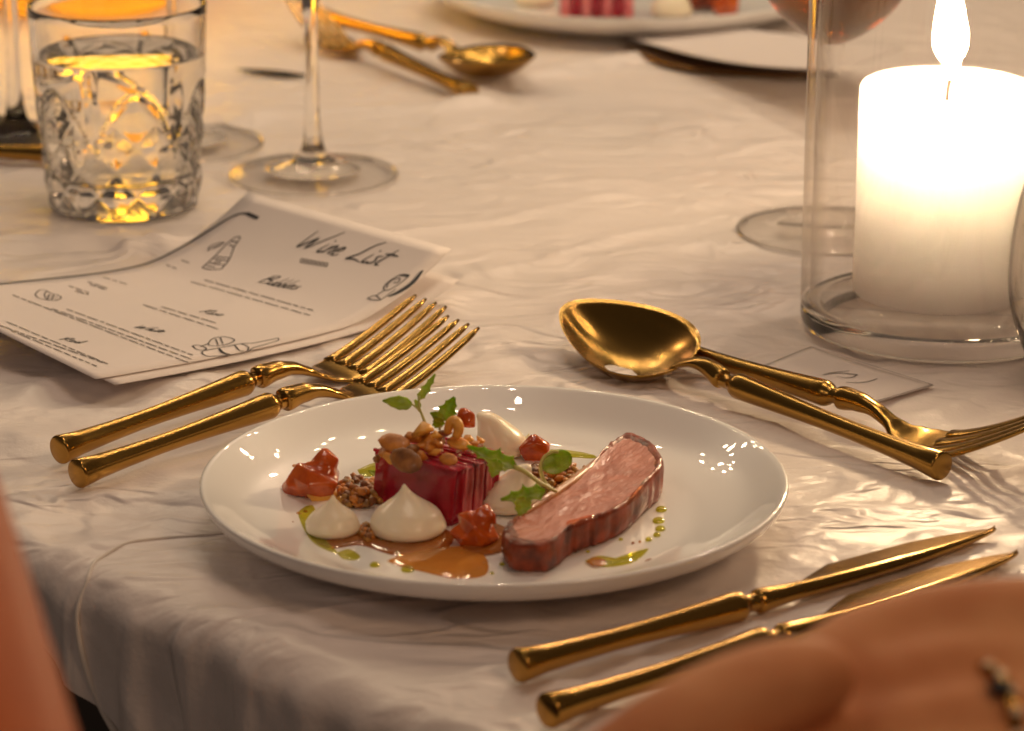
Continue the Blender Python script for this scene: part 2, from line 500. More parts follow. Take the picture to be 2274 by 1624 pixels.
def folds(X, Y):
    h = np.zeros_like(X)
    # long soft press-folds of the cloth on the far half
    for (p, q, amp, wd) in (((330, 285), (1040, 225), .0035, .012), ((1040, 225), (1500, 95), .004, .013),
                            ((200, 330), (520, 262), .003, .010), ((900, 700), (1500, 560), .0012, .01),
                            ((1300, 640), (1750, 470), .0012, .012), ((-50, 560), (330, 520), .004, .014),
                            ((60, 880), (420, 830), .003, .012)):
        a, b = at(*p), at(*q)
        dx, dy = b.x - a.x, b.y - a.y
        L = math.hypot(dx, dy)
        t = ((X - a.x) * dx + (Y - a.y) * dy) / L / L
        d = ((X - a.x) * dy - (Y - a.y) * dx) / L
        d = d + 0.012 * np.sin(t * 5)
        e = np.exp(-np.maximum(0, np.maximum(-t, t - 1)) ** 2 * 40)
        h += amp * e * np.exp(-(d / wd) ** 2)
    return h

def build_cloth():
    T = np.linspace(-1.25, 0.85, 660)
    # arc-length across the edge: negative hangs down the side
    S = np.concatenate([np.linspace(-0.13, 0.03, 64)[:-1], np.linspace(0.03, 0.75, 226)[:-1], np.linspace(0.75, 1.75, 200)])
    TT, SS = np.meshgrid(T, S)
    rho = 0.016
    drop_k = np.clip((0.040 + 0.42 * (TT + .01)) / .13, .28, 1.0)      # the cloth hangs lower towards the right
    arc = np.clip(-SS, 0, None) * drop_k                       # length past the start of the bend
    phi = np.clip(arc / rho, 0, math.pi / 2)
    down = np.clip(arc - rho * math.pi / 2, 0, None)
    outw = rho * np.sin(phi)
    z = -rho * (1 - np.cos(phi)) - down
    s_in = np.clip(SS, 0, None)
    base = s_in - outw + rho
    ph = TT * 2 * math.pi / 0.030 + 2.2 * vnoise(TT * 12, SS * 2, 21) * 2
    f1 = .5 + .5 * np.sin(ph); f2 = vnoise(TT * 22, SS * 2 + 9, 22)
    fold = (0.0050 * f1 ** 1.6 + 0.012 * (f2 - .5)) * np.clip((arc - 0.006) / 0.045, 0, 1)
    base = base - fold - 0.02 * np.clip(arc / .13, 0, 1) ** 1.5 * 0
    TT2 = TT + 0.12 * down + 0.004 * (vnoise(TT * 20, SS * 8, 25) - .5) * np.clip(arc / .03, 0, 1)
    X = E0[0] + ED[0] * TT2 + EN[0] * base
    Y = E0[1] + ED[1] * TT2 + EN[1] * base
    top = np.clip(1 - arc / 0.02, 0, 1)
    Z = z + (cloth_height(X, Y) + folds(X, Y)) * (0.35 + .65 * top)
    wr = 0.0008 * (ridged(TT * 30 + SS * 14, SS * 20, 31) - .5) * np.clip(arc / .012, 0, 1)
    X = X - EN[0] * wr; Y = Y - EN[1] * wr
    V = np.stack([X, Y, Z], -1).reshape(-1, 3)
    r, c = TT.shape
    idx = np.arange(r * c).reshape(r, c)
    F = np.stack([idx[:-1, :-1], idx[:-1, 1:], idx[1:, 1:], idx[1:, :-1]], -1).reshape(-1, 4)
    me = bpy.data.meshes.new('tablecloth')
    me.vertices.add(len(V)); me.vertices.foreach_set('co', V.ravel())
    me.loops.add(F.size); me.loops.foreach_set('vertex_index', F.ravel())
    me.polygons.add(len(F))
    me.polygons.foreach_set('loop_start', np.arange(0, F.size, 4))
    me.polygons.foreach_set('loop_total', np.full(len(F), 4))
    me.update(); me.validate()
    return link('tablecloth', me, 'cloth')

cloth = build_cloth()
tag(cloth, 'crumpled off-white tablecloth hanging over the table edge', 'tablecloth')
hem_path = [at(860, 1118, -.001), at(650, 1168, -.001), at(440, 1180, -.0005), at(310, 1193, .0), at(225, 1230, .0), at(186, 1278, -.002)]
top_n = len(catmull(hem_path, 8))
from mathutils.bvhtree import BVHTree
_me = cloth.data
_bvh = BVHTree.FromPolygons([v_.co.copy() for v_ in _me.vertices], [tuple(p_.vertices) for p_ in _me.polygons])
def snap(p, lift=.0003):
    q, n_, _, _ = _bvh.find_nearest(p)
    if n_.dot(Vector((-.5, -.6, .6))) < 0: n_ = -n_
    return q + n_ * lift
pp = [snap(q) for q in catmull(hem_path, 8)]
for _ in range(3): pp = [pp[0]] + [(a_ + b_ * 2 + c_) / 4 for a_, b_, c_ in zip(pp, pp[1:], pp[2:])] + [pp[-1]]
e = pp[-1]
pp += catmull([e, e + Vector((-.0035, -.0045, -.010)), e + Vector((-.0030, -.0060, -.022)), e + Vector((.0005, -.0075, -.036)), e + Vector((.0065, -.010, -.050)), e + Vector((.0150, -.013, -.064))], 6)[1:]
v, f = tube_data(pp, [.0003 + .0005 * min(1, i / 30) + .0008 * max(0, min(1, (i - 45) / 14)) for i in range(len(pp))], 8)
mesh('hem', v, f, 'hem', cloth)
fl = mesh('floor', [(-4, -3, -.74), (4, -3, -.74), (4, 5, -.74), (-4, 5, -.74)], [(0, 1, 2, 3)], 'floor')
fl['kind'] = 'structure'

# ------------------------------------------------------------------ plates
def plate_profile(Rr, well, hgt, lip=.0016):
    return fillet([(0, .0042), (well * .6, .0042), (well * .93, .0045), (well * 1.0, .0050), (well * 1.07, .0066), (Rr * .86, hgt * .53), (Rr * .95, hgt * .86), (Rr - .0012, hgt),
                   (Rr + .0002, hgt - .0006), (Rr, hgt - .0022), (Rr - .0016, hgt - .0058), (Rr * .93, hgt * .50), (Rr * .80, .0042), (well * .95, .0018), (well * .9, 0.0), (well * .85, 0.0012), (0, .0012)], 2)
PC = Vector((-0.0067, 1.1185, 0))
v, f = lathe_data(plate_profile(.1105, .077, .0195), 128)
plate = tag(mesh('dinner_plate', v, f, 'porcelain', None, PC), 'round white plate with raised rim holding beetroot, cream and sliced meat', 'plate')

FPC = at(1400, -35, .018); FPC.z = 0
v, f = lathe_data(plate_profile(.136, .092, .022), 128)
far_plate = tag(mesh('dinner_plate', v, f, 'porcelain', None, FPC), 'white plate of food behind the wine glasses, partly out of view', 'plate')

# ------------------------------------------------------------------ cutlery
def handle_profile(L):
    k = L / .1
    return [(0, 0), (.0052, 0), (.0058, .0003), (.0060, .0010), (.0055, .010 * k), (.0047, .024 * k), (.00425, .040 * k), (.0043, .052 * k), (.0047, .065 * k), (.0054, .080 * k),
            (.0061, .0925 * k), (.0062, .0955 * k), (.0060, .0965 * k), (.0050, .0982 * k), (.0040, .0992 * k), (.0036, .1005 * k), (.0035, .1030 * k), (.0038, .1045 * k)]
def handle(parent, L=.1, material='gold', tilt=0.0, z0=.0060, sc_=1.0):
    V, F = lathe_data([(r * sc_ * (.90 if .02 * L < h else 1), h) for r, h in handle_profile(L)], 36, 'x')
    F.append(tuple(range(len(V) - 36, len(V))))
    o = mesh('handle', V, F, material, parent, (0, 0, z0))
    o.rotation_euler = (0, -tilt, 0)
    m = o.modifiers.new('edges', 'EDGE_SPLIT'); m.split_angle = R(50)
    return o, Vector((L * 1.045 * math.cos(tilt), 0, z0 + L * 1.045 * math.sin(tilt)))

def make_fork(name, label, group, L=.105, total=.212, material='gold', rise=.021, headw=.0128, tilt=R(2.2), loc=(0, 0, 0), rotz=0, roll=.08):
    t = thing(name, label, 'fork', loc, rotz, group)
    _, n = handle(t, L, material, tilt)
    x0, z0 = n.x - .001, n.z
    st = [((x0, 0, z0), .0048, .0048), ((x0 + .002, 0, z0 + .0003), .0050, .0049), ((x0 + .010, 0, z0 + .0008), .0043, .0041), ((x0 + .019, 0, z0 - .0002), .0036, .0030),
          ((x0 + .027, 0, z0 - .0030), .0038, .0022), ((x0 + .033, 0, z0 - .0056), .0058, .0016), ((x0 + .039, 0, z0 - .0079), .0098, .0013), ((x0 + .045, 0, z0 - .0085), .0122, .0011),
          ((x0 + .052, 0, z0 - .0078), headw, .0010)]
    xs = [s[0][0] for s in st]
    dense = []
    for i in range(len(st) - 1):
        for k in range(5):
            u = k / 5
            (a, wa, ta), (b, wb, tb) = st[i], st[i + 1]
            p0 = Vector(st[max(0, i - 1)][0]); p3 = Vector(st[min(len(st) - 1, i + 2)][0])
            A, B = Vector(a), Vector(b)
            c = 0.5 * ((2 * A) + (B - p0) * u + (2 * p0 - 5 * A + 4 * B - p3) * u * u + (3 * A - p0 - 3 * B + p3) * u ** 3)
            s = smoothstep(u)
            dense.append((c, wa + (wb - wa) * s, ta + (tb - ta) * s))
    dense.append(st[-1])
    V, F = loft(dense, 24, 2.3)
    V = [p + Vector((0, 0, roll * p.y * smoothstep((p.x - x0 - .015) / .025))) for p in V]
    head = mesh('head', V, F, material, t)
    xr, zr = x0 + .051, z0 - .0078
    Lt = total - xr
    for k in range(4):
        yc = (k - 1.5) * headw * 2 / 3.72
        pts = []
        for i in range(15):
            u = i / 14
            z = zr + (rise - zr) * (u ** 1.25)
            w = .00285 * (1 - .45 * u) * (1 if i < 13 else (.8 if i == 13 else .45))
            th = (.0013 - .0003 * u) * (1 if i < 14 else .5)
            pts.append(((xr + Lt * u, yc * (1 - .10 * u * u) , z), w, th))
        V, F = loft(pts, 10, 2.6)
        V = [p + Vector((0, 0, roll * p.y)) for p in V]
        mesh('tine', V, F, material, head)
    return t

def make_spoon(name, label, group, L=.123, material='gold_satin', tilt=R(1.4), loc=(0, 0, 0), rotz=0, bl=.080, bw=.0222, depth=.0128, pitch=0.10, roll=0.30):
    t = thing(name, label, 'spoon', loc, rotz, group)
    _, n = handle(t, L, material, tilt)
    x0, z0 = n.x - .001, n.z
    bx, bz = x0 + .025, z0 + .0012
    st = [((x0, 0, z0), .0046, .0046), ((x0 + .002, 0, z0 + .0004), .0050, .0048), ((x0 + .009, 0, z0 + .0034), .0042, .0038), ((x0 + .017, 0, z0 + .0040), .0040, .0026),
          ((x0 + .024, 0, z0 + .0018), .0048, .0016), ((x0 + .031, 0, z0 - .0020), .0080, .0011)]
    V, F = loft(st, 24)
    o = mesh('neck', V, F, material, t); o.modifiers.new('round', 'SUBSURF').render_levels = 2
    V, F = [], []
    NA, NR = 56, 14
    for side in (0, 1):
        for i in range(NR + 1):
            r = i / NR
            for k in range(NA):
                a = 2 * math.pi * k / NA
                cx = math.cos(a); egg = 1 - .30 * cx
                x = bl / 2 * (1 + cx * r)
                y = bw * math.sin(a) * r * egg
                z = -depth * (1 - r ** 2.4) * (1 - .2 * (x / bl - .5)) - (0 if side == 0 else .0013 * (1 - .6 * r ** 6))
                V.append((bx + x, y, bz + pitch * x + z - roll * y))
    for side in (0, 1):
        o_ = side * (NR + 1) * NA
        for i in range(NR):
            for k in range(NA):
                k2 = (k + 1) % NA
                q = (o_ + i * NA + k, o_ + (i + 1) * NA + k, o_ + (i + 1) * NA + k2, o_ + i * NA + k2)
                F.append(q if side == 0 else q[::-1])
    a0, b0 = NR * NA, (NR + 1) * NA + NR * NA
    for k in range(NA):
        k2 = (k + 1) % NA
        F.append((a0 + k, b0 + k, b0 + k2, a0 + k2))
    mesh('bowl', V, F, material, t)
    return t

def make_knife(name, label, group, L=.100, total=.228, material='gold', loc=(0, 0, 0), rotz=0):
    t = thing(name, label, 'knife', loc, rotz, group)
    _, n = handle(t, L, material, R(-1.2), .0062)
    x0 = n.x - .001; z0 = n.z
    st = [((x0, 0, z0), .0046, .0046), ((x0 + .003, 0, z0), .0050, .0048), ((x0 + .012, 0, z0 - .0002), .0036, .0036), ((x0 + .03, -.0005, z0 - .0006), .0028, .0030),
          ((x0 + .07, -.0006, z0 - .0012), .0024, .0024), ((total - .03, .0004, .0026), .0018, .0018), ((total - .008, .0034, .0022), .0013, .0013), ((total, .0056, .0021), .0007, .0008)]
    V, F = loft(st, 16)
    o = mesh('spine', V, F, material, t); o.modifiers.new('round', 'SUBSURF').render_levels = 2
    V, F = [], []
    N_ = 40
    for i in range(N_ + 1):
        u = i / N_
        x = x0 + .018 + (total - x0 - .0185) * u
        y0 = 0.0005 + .0055 * max(0, (u - .72) / .28) ** 2
        wd = .0165 * min(1, (u / .30)) ** .8 * (1 - max(0, (u - .62) / .38) ** 2.2)
        zc = z0 + (.0024 - z0) * u
        V += [(x, y0, zc + .0010), (x, y0 + wd, zc - wd * .13 + .0001), (x, y0 + wd, zc - wd * .13 - .0001), (x, y0, zc - .0002)]
    for i in range(N_):
        a, b = 4 * i, 4 * i + 4
        for k in range(4):
            k2 = (k + 1) % 4
            F.append((a + k, a + k2, b + k2, b + k))
    mesh('blade', V, F, material, t, smooth=False)
    return t

FG = None
def place(base_px, z, ang):
    p = at(*base_px, z); p.z = 0
    return p, R(ang)
p, a = place((130, 1000), .006, 47.5)
make_fork('dinner_fork', 'gold fork lying closest to the wine list, its tines all showing', None, loc=p, rotz=a, total=.214)
p, a = place((170, 1053), .006, 46.0)
make_fork('dinner_fork', 'gold fork with its tines partly hidden behind the rim of the beetroot plate', None, loc=p, rotz=a, total=.214)
p, a = place((2092, 1036), .006, 128.6)
make_spoon('dessert_spoon', 'satin gold spoon resting its bowl over a fork handle', None, loc=p, rotz=a)
p, a = place((1424, 752), .006, -49.6)
make_fork('dessert_fork', 'satin gold fork across the place card with its handle under the spoon', None, L=.118, total=.232, material='gold_satin', loc=p, rotz=a, rise=.030, tilt=R(1.5), roll=.28)
p, a = place((1148, 1480), .006, 36.4)
make_knife('table_knife', 'gold knife lying directly beside the plate of beetroot', None, loc=p, rotz=a)
p, a = place((1213, 1580), .006, 39.5)
make_knife('table_knife', 'gold knife partly covered by the clasped hands', None, loc=p, rotz=a, total=.232)

def span(p0, z0, p1, z1):
    a, b = at(*p0, z0), at(*p1, z1)
    d = b - a
    return Vector((a.x, a.y, 0)), math.atan2(d.y, d.x), math.hypot(d.x, d.y)
# the far place setting's pair, crossed
p, a, d = span((1045, 208), .006, (600, 25), .012)
make_fork('dessert_fork', 'blurred gold fork crossing a spoon behind the wine glass stem', None, loc=p, rotz=a, total=.214, material='gold_satin', tilt=R(3.5), rise=.028)
bc, e_ = at(1080, 148, .010), at(705, 44, .007)
d = bc - e_; d.z = 0; d.normalize()
o = make_spoon('dessert_spoon', 'blurred gold spoon crossing a fork behind the wine glass stem', None, loc=(bc.x - d.x * .188, bc.y - d.y * .188, .004), rotz=math.atan2(d.y, d.x), roll=-.1)

# ------------------------------------------------------------------ glasses
def stem_glass(name, label, loc, wine=None, group=None, rot=0):
    t = thing(name, label, 'wine glass', loc, rot, group)
    base = fillet([(0, 0.0004), (.040, 0.0004), (.0446, .0006), (.0450, .0013), (.0442, .0022), (.030, .0036), (.016, .0056), (.0085, .0105), (.0048, .020), (.0038, .040), (.0036, .075), (.0040, .092), (.0062, .101)], 3)
    bowl_o = fillet([(.0062, .101), (.016, .106), (.030, .118), (.0405, .137), (.0445, .158), (.0425, .185), (.0365, .212), (.0335, .225)], 3)
    bowl_i = fillet([(.0328, .2252), (.0356, .212), (.0415, .185), (.0434, .158), (.0393, .1385), (.0285, .1205), (.0145, .1095), (0, .1065)], 3)
    top_o = base[:-1] + bowl_o
    v, f = lathe_data(top_o + bowl_i, 72)
    k0 = next(i for i, q in enumerate(base) if q[1] > .0042)
    foot = base[:k0 + 1]
    v, f = lathe_data(foot, 72); mesh('foot', v, f, 'stem_foot', t)
    v, f = lathe_data([(.0447 + .0009 * math.cos(q), .0014 + .0009 * math.sin(q)) for q in np.linspace(0, 2 * math.pi, 11)], 72); mesh('foot_rim', v, f, 'crystal', t)
    stem_ = [(0, foot[-1][1] - .0001)] + [(q[0], q[1]) for q in base[k0:-1]] + [(.0061, .101), (0, .1022)]
    v, f = lathe_data(stem_, 40); mesh('stem', v, f, 'stem_foot' if wine else 'crystal', t)
    v, f = lathe_data([(0, .1024)] + [(q[0], q[1] + .0014) for q in bowl_o] + [(q[0], q[1] + .0014) for q in bowl_i], 72)
    mesh('bowl', v, f, 'crystal' if wine else 'stem_foot', t)
    bowl_i = [(q[0], q[1] + .0014) for q in bowl_i]
    if wine:
        wi = [(r + .00025, h) for r, h in bowl_i if h < wine]
        wi[-1] = (0, wi[-1][1] - .0002)
        wi = wi[::-1]
        rl = wi[-1][0]
        v, f = lathe_data(wi + [(rl - .0003, wine), (0, wine)], 72)
        mesh('wine', v, f, 'rose_wine', t)
    return t
g = at(696, 391); stem_glass('wine_glass', 'clear wine glass with its foot beyond the top edge of the wine list', g)
g = at(1835, 515); rg = stem_glass('wine_glass', 'wine glass of amber pink wine behind the candle vase', g, wine=.150); rg.scale = (1, 1, .95)
g = at(405, 322); stem_glass('wine_glass', 'clear wine glass standing directly behind the cut crystal tumbler', g)
g = at(38, 318); stem_glass('wine_glass', 'dark-edged wine glass rising behind the black folded napkin', g)

def tumbler(name, label, loc, rotz=0, Rb=.0395, Rt=.0458, Hh=.1055, level=.080):
    t = thing(name, label, 'tumbler', loc, rotz)
    NS, NH = 252, 150
    V, F = [], []
    def rad(h): return Rb + (Rt - Rb) * (h / Hh) ** .75
    rings = []
    rings.append([len(V)]); V.append((0, 0, .0010))
    def ring(fn):
        ids = []
        for k in range(NS):
            a = 2 * math.pi * k / NS
            r, z = fn(a)
            ids.append(len(V)); V.append((r * math.cos(a), r * math.sin(a), z))
        rings.append(ids)
    for q in (.25, .5, .75):                       # star-cut underside
        ring(lambda a, q=q: (Rb * .93 * q, .0004 + .0009 * abs(math.sin(12 * a)) * q))
    ring(lambda a: (Rb * .93, .0002))
    def tri(x, w):
        d = abs((x % 1.0) - .5)
        return max(0.0, 1 - d / w)
    def outer(a, h):
        r = rad(h)
        # the lens-shaped panels of crossed cuts, long vertical cuts between them
        ph = (a * 6 / (2 * math.pi)) % 1.0 - .5
        top = .068 - .034 * abs(2 * ph) ** 2
        g_ = 0.0
        if h < top:
            k = 12
            A = a * k / (2 * math.pi) + h / .026
            B = a * k / (2 * math.pi) - h / .026
            g_ = max(tri(A, .42), tri(B, .42)) * .0021
            g_ *= min(1, (top - h) / .004) * min(1, h / .004)
            edge = max(0, 1 - abs(top - h) / .0022)
            g_ = max(g_, edge * .0016)
        elif h < .082:
            g_ = max(0, 1 - abs(abs(ph) - .5) / .10) * .0020 * min(1, (.082 - h) / .012)
        if h < .006: r -= .0016 * (1 - h / .006) ** 2
        return r - g_
    for i in range(NH):
        h = .0004 + (Hh - .0006) * i / (NH - 1)
        ring(lambda a, h=h: (outer(a, h), h))
    ring(lambda a: (Rt - .0010, Hh + .0004))
    ring(lambda a: (Rt - .0022, Hh - .0004))
    th = .0030
    inner = [(rad(h) - th - .0014 * (1 - h / Hh), h) for h in np.linspace(Hh - .003, .020, 40)]
    for r, h in inner: ring(lambda a, r=r, h=h: (r, h))
    rl = inner[-1][0]
    for q, dz in ((.97, -.002), (.9, -.0034), (.7, -.0042), (.4, -.0046)): ring(lambda a, q=q, dz=dz: (rl * q, .020 + dz))
    rings.append([len(V)]); V.append((0, 0, .0152))
    for A, B in zip(rings, rings[1:]):
        for k in range(NS):
            k2 = (k + 1) % NS
            if len(A) == 1: F.append((A[0], B[k2], B[k]))
            elif len(B) == 1: F.append((A[k], A[k2], B[0]))
            else: F.append((A[k], A[k2], B[k2], B[k]))
    o = mesh('cut_glass', V, F, 'cut_crystal', t)
    m = o.modifiers.new('edges', 'EDGE_SPLIT'); m.split_angle = R(22)
    # water overlaps the inner wall by a hair so no air gap shows
    prof = [(0, .0150)] + [(rl * q + .0002, .020 + dz - .0002) for q, dz in ((.4, -.0046), (.7, -.0042), (.9, -.0034), (.97, -.002))]
    prof += [(r + .0002, h) for r, h in inner[::-1] if h < level]
    rw = prof[-1][0]
    prof += [(rw - .0001, level + .0006), (rw - .0016, level), (0, level)]
    v, f = lathe_data(prof, 96)
    mesh('water', v, f, 'water', t)
    return t
g = at(276, 452); tumbler('crystal_tumbler', 'cut crystal tumbler of water standing above the wine list', g, .3)

# rounded stemless glass at the right, in front of the vase
def stemless(label, loc):
    t = thing('stemless_glass', label, 'glass', loc)
    o_ = fillet([(0, .0006), (.018, .0006), (.027, .0016), (.036, .010), (.0435, .030), (.0455, .048), (.043, .075), (.037, .100), (.034, .112)], 3)
    i_ = fillet([(.0332, .1122), (.036, .100), (.0418, .075), (.0443, .048), (.0422, .031), (.034, .0125), (.024, .0060), (0, .0052)], 3)
    v, f = lathe_data(o_ + i_, 72)
    mesh('glass_body', v, f, 'crystal', t)
    return t
g = at(2460, 848); stemless('rounded clear stemless glass beside the candle vase', g)

# ------------------------------------------------------------------ candle in its vase
VC = Vector((.1948, 1.3735, 0))
vase = thing('candle_vase', 'tall clear glass cylinder vase around the white candle', 'vase', VC)
RV, HV, TW = .0636, .30, .0042
wall = [(RV - .0004, .0108), (RV, .013), (RV, HV - .002), (RV - TW / 2, HV), (RV - TW, HV - .002), (RV - TW, .0125)]
v, f = lathe_data(wall, 128); mesh('wall', v, f, 'vase_glass', vase)
floor_ = [(0, .0100), (.0544, .0100), (.0549, .0108), (.0544, .0114), (0, .0114)]
v, f = lathe_data(floor_, 96); mesh('vase_floor', v, f, 'stem_foot', vase)
ringp = fillet([(.0560, .0012), (.0620, .0006), (.0653, .0012), (.0673, .0036), (.0675, .0080), (.0671, .0104), (.0632, .0118), (.0590, .0106), (.0562, .0080), (.0556, .0030), (.0560, .0012)], 2)
ringp = [(r - .0040, h) for r, h in ringp]
v, f = lathe_data(ringp, 128); mesh('base_ring', v, f, 'crystal', vase)

CC = at(2108, 705, .0118); CC = Vector((CC.x, CC.y + .0392, .0118))
candle = thing('pillar_candle', 'lit white pillar candle standing inside the clear vase', 'candle', CC)
RC, HC = .0392, .0985
body = fillet([(0, 0), (RC * .95, 0), (RC, .0012), (RC + .0003, .004), (RC, .03), (RC, HC - .006), (RC - .0006, HC - .0015), (RC - .003, HC), (RC - .006, HC - .0016), (RC * .72, HC - .0058), (RC * .40, HC - .0095), (0, HC - .0105)], 2)
v, f = lathe_data(body, 96); mesh('wax_body', v, f, 'wax', candle)
wt = HC - .0105
v, f = tube_data(catmull([(0, 0, wt - .002), (.0003, 0, wt + .006), (.0012, 0, wt + .0125)], 5), .0010, 8)
wick = mesh('wick', v, f, 'wick', candle)
fz = wt + .0115
fp = [(0, 0), (.0022, .0015), (.0037, .006), (.0043, .013), (.0040, .022), (.0031, .033), (.0020, .046), (.0009, .060), (0, .070)]
v, f = lathe_data(fillet(fp, 2), 24)
v = [(x + .0015 + .05 * z * z * 8, y, z) for x, y, z in v]
mesh('flame', v, f, 'flame', wick, (0, 0, fz))

# amber candle far on the left, mostly out of view
ac = at(215, 8, 0)
av = thing('amber_candle', 'large glowing amber glass candle holder beyond the cut crystal tumbler', 'candle', ac)
v, f = lathe_data(fillet([(0, .001), (.060, .001), (.068, .004), (.071, .02), (.071, .150), (.0695, .152), (.0680, .150), (.0680, .02), (.064, .008), (0, .008)], 2), 64)
mesh('holder', v, f, 'amber_glass', av)
v, f = lathe_data(fillet([(0, .0085), (.040, .0085), (.040, .070), (.03, .071), (0, .070)], 1), 40); mesh('wax_body', v, f, 'wax', av)
v, f = lathe_data(fillet([(r * 1.4, z * .75) for r, z in fp], 2), 20); mesh('flame', v, f, 'flame_far', av, (0, 0, .073))
lamp('amber_light', 'POINT', Vector(av.location) + Vector((0, 0, .10)), 3.4, (1.0, .86, .46), .012)

# ------------------------------------------------------------------ printed sheets
def ribbon(pts, width, taper=False):
    """flat stroke in sheet coordinates"""
    pts = [Vector((p[0], p[1], 0)) for p in pts]
    if len(pts) > 2: pts = catmull(pts, 4)
    V, F = [], []
    n = len(pts)
    for i, p in enumerate(pts):
        t = (pts[min(i + 1, n - 1)] - pts[max(0, i - 1)])
        if t.length < 1e-9: t = Vector((1, 0, 0))
        t.normalize(); s = Vector((-t.y, t.x, 0))
        w = width / 2 * ((.35 + .65 * math.sin(math.pi * (i + .5) / n)) if taper else 1)
        V += [p + s * w, p - s * w]
    for i in range(n - 1):
        F.append((2 * i, 2 * i + 1, 2 * i + 3, 2 * i + 2))
    return V, F
def strokes(name, lst, surf, parent, material='ink', lift=.00025):
    V, F = [], []
    for pts, w, tp in lst:
        v, f = ribbon(pts, w, tp)
        o = len(V)
        V += [surf(p.x, p.y, lift) for p in v]
        F += [tuple(i + o for i in q) for q in f]
    return mesh(name, V, F, material, parent, smooth=False)

# the A5 wine list, curling up at both short ends
PW, PL = .1461, .2077
TL = Vector((-.1313, 1.5147, 0)); BX = Vector((math.cos(.7884), -math.sin(.7884), 0)); AX = Vector((-math.sin(.7884), -math.cos(.7884), 0))
def paper_z(v, u=.5):
    q = .3343
    if v < q: z = .0237 * ((q - v) / q) ** 1.754
    else: z = (.0079 + .0131 * (1 - u)) * ((v - q) / (1 - q)) ** 1.63
    return .0022 + z
def paper(u_m, v_m, lift=0.0):
    return TL + BX * u_m + AX * v_m + Vector((0, 0, paper_z(v_m / PL, u_m / PW) + lift))
def sheet(name, label, fn, W, L_, nu=14, nv=40, th=.00022, corner=.004):
    V, F = [], []
    for side in (0, 1):
        for j in range(nv + 1):
            for i in range(nu + 1):
                V.append(fn(W * i / nu, L_ * j / nv, -th * side))
    n1 = (nu + 1) * (nv + 1)
    for side in (0, 1):
        for j in range(nv):
            for i in range(nu):
                a = side * n1 + j * (nu + 1) + i
                q = (a, a + nu + 1, a + nu + 2, a + 1)
                F.append(q if side == 0 else q[::-1])
    rim = [i for i in range(nu + 1)] + [j * (nu + 1) + nu for j in range(1, nv + 1)] + [nv * (nu + 1) + i for i in range(nu - 1, -1, -1)] + [j * (nu + 1) for j in range(nv - 1, 0, -1)]
    for a, b in zip(rim, rim[1:] + rim[:1]): F.append((a, b, b + n1, a + n1))
    return mesh(name, V, F, 'paper')
pap = tag(sheet('wine_list', None, paper, PW, PL), 'curled white wine list sheet with black handwriting and drawings', 'menu')

# survey pixel -> sheet coordinates
_g = []
for i in range(-2, 71):
    for j in range(-2, 103):
        w = paper(PW * i / 70, PL * j / 100)
        dz = w.z - CAM_H
        Z = w.y * C_ - dz * S_
        _g.append((CX + FPX * w.x / Z, CY - FPX * (w.y * S_ + dz * C_) / Z, PW * i / 70, PL * j / 100))
_g = np.array(_g)
def puv(px, py):
    d = (_g[:, 0] - px) ** 2 + ((_g[:, 1] - py) * 2) ** 2
    k = np.argsort(d)[:6]
    A = np.c_[np.ones(6), _g[k, 0] - px, _g[k, 1] - py]
    s1 = np.linalg.lstsq(A, _g[k, 2], rcond=None)[0][0]; s2 = np.linalg.lstsq(A, _g[k, 3], rcond=None)[0][0]
    return float(s1), float(s2)
def c3(pts): return [puv(414.4 + x * .2864, 414.4 + y * .2864) for x, y in pts]     # survey window of the title corner
def c4(pts): return [puv(x * .2603, 532.8 + y * .2603) for x, y in pts]             # survey window of the lower corner
W1, W2, W3 = .00095, .0006, .00045
GLYPH = {
 'W': (.86, [[(0, .90), (.06, .35), (.14, 0), (.34, .62), (.40, .02), (.60, .55), (.84, 1.10)]]), 'i': (.22, [[(.05, .45), (.03, .06), (.12, 0), (.22, .1)], [(.08, .62), (.11, .66)]]),
 'n': (.30, [[(0, .45), (.01, 0), (.04, .25), (.15, .45), (.21, .33), (.20, .05), (.30, .06)]]), 'e': (.27, [[(0, .18), (.17, .28), (.16, .44), (.06, .40), (.02, .15), (.1, 0), (.27, .1)]]),
 'L': (.50, [[(.40, 1.05), (.22, .80), (.12, .30), (-.04, .0), (.2, .05), (.5, -.03)]]), 's': (.24, [[(.18, .45), (.05, .36), (.17, .15), (.06, 0), (-.05, .04)]]),
 't': (.26, [[(.12, .85), (.06, .30), (.07, .04), (.22, .02)], [(-.10, .56), (.12, .60), (.38, .57)]]), 'B': (.46, [[(.08, 1), (.03, .5), (.04, 0)], [(-.04, .92), (.30, 1.02), (.34, .75), (.08, .55), (.40, .42), (.36, .1), (-.02, 0)]]),
 'u': (.30, [[(0, .45), (.01, .08), (.1, 0), (.2, .18), (.22, .45), (.22, .05), (.30, .05)]]), 'b': (.27, [[(.03, 1), (0, .08), (.1, 0), (.2, .2), (.12, .40), (.02, .26)], [(.2, .2), (.27, .22)]]),
 'l': (.16, [[(.05, 1), (.01, .12), (.08, 0), (.16, .08)]]), 'R': (.46, [[(.08, 1), (.04, 0)], [(-.06, .88), (.30, 1.02), (.34, .7), (.08, .52), (.46, 0)]]), 'o': (.27, [[(.1, .42), (0, .2), (.08, 0), (.2, .15), (.12, .42), (.27, .38)]]),
 'h': (.30, [[(.04, 1), (0, 0), (.04, .25), (.15, .45), (.2, .3), (.2, .05), (.30, .05)]]), 'd': (.32, [[(.18, .35), (.06, .42), (0, .15), (.1, 0), (.18, .2), (.24, 1), (.2, .1), (.32, .04)]]), ' ': (.42, [])}
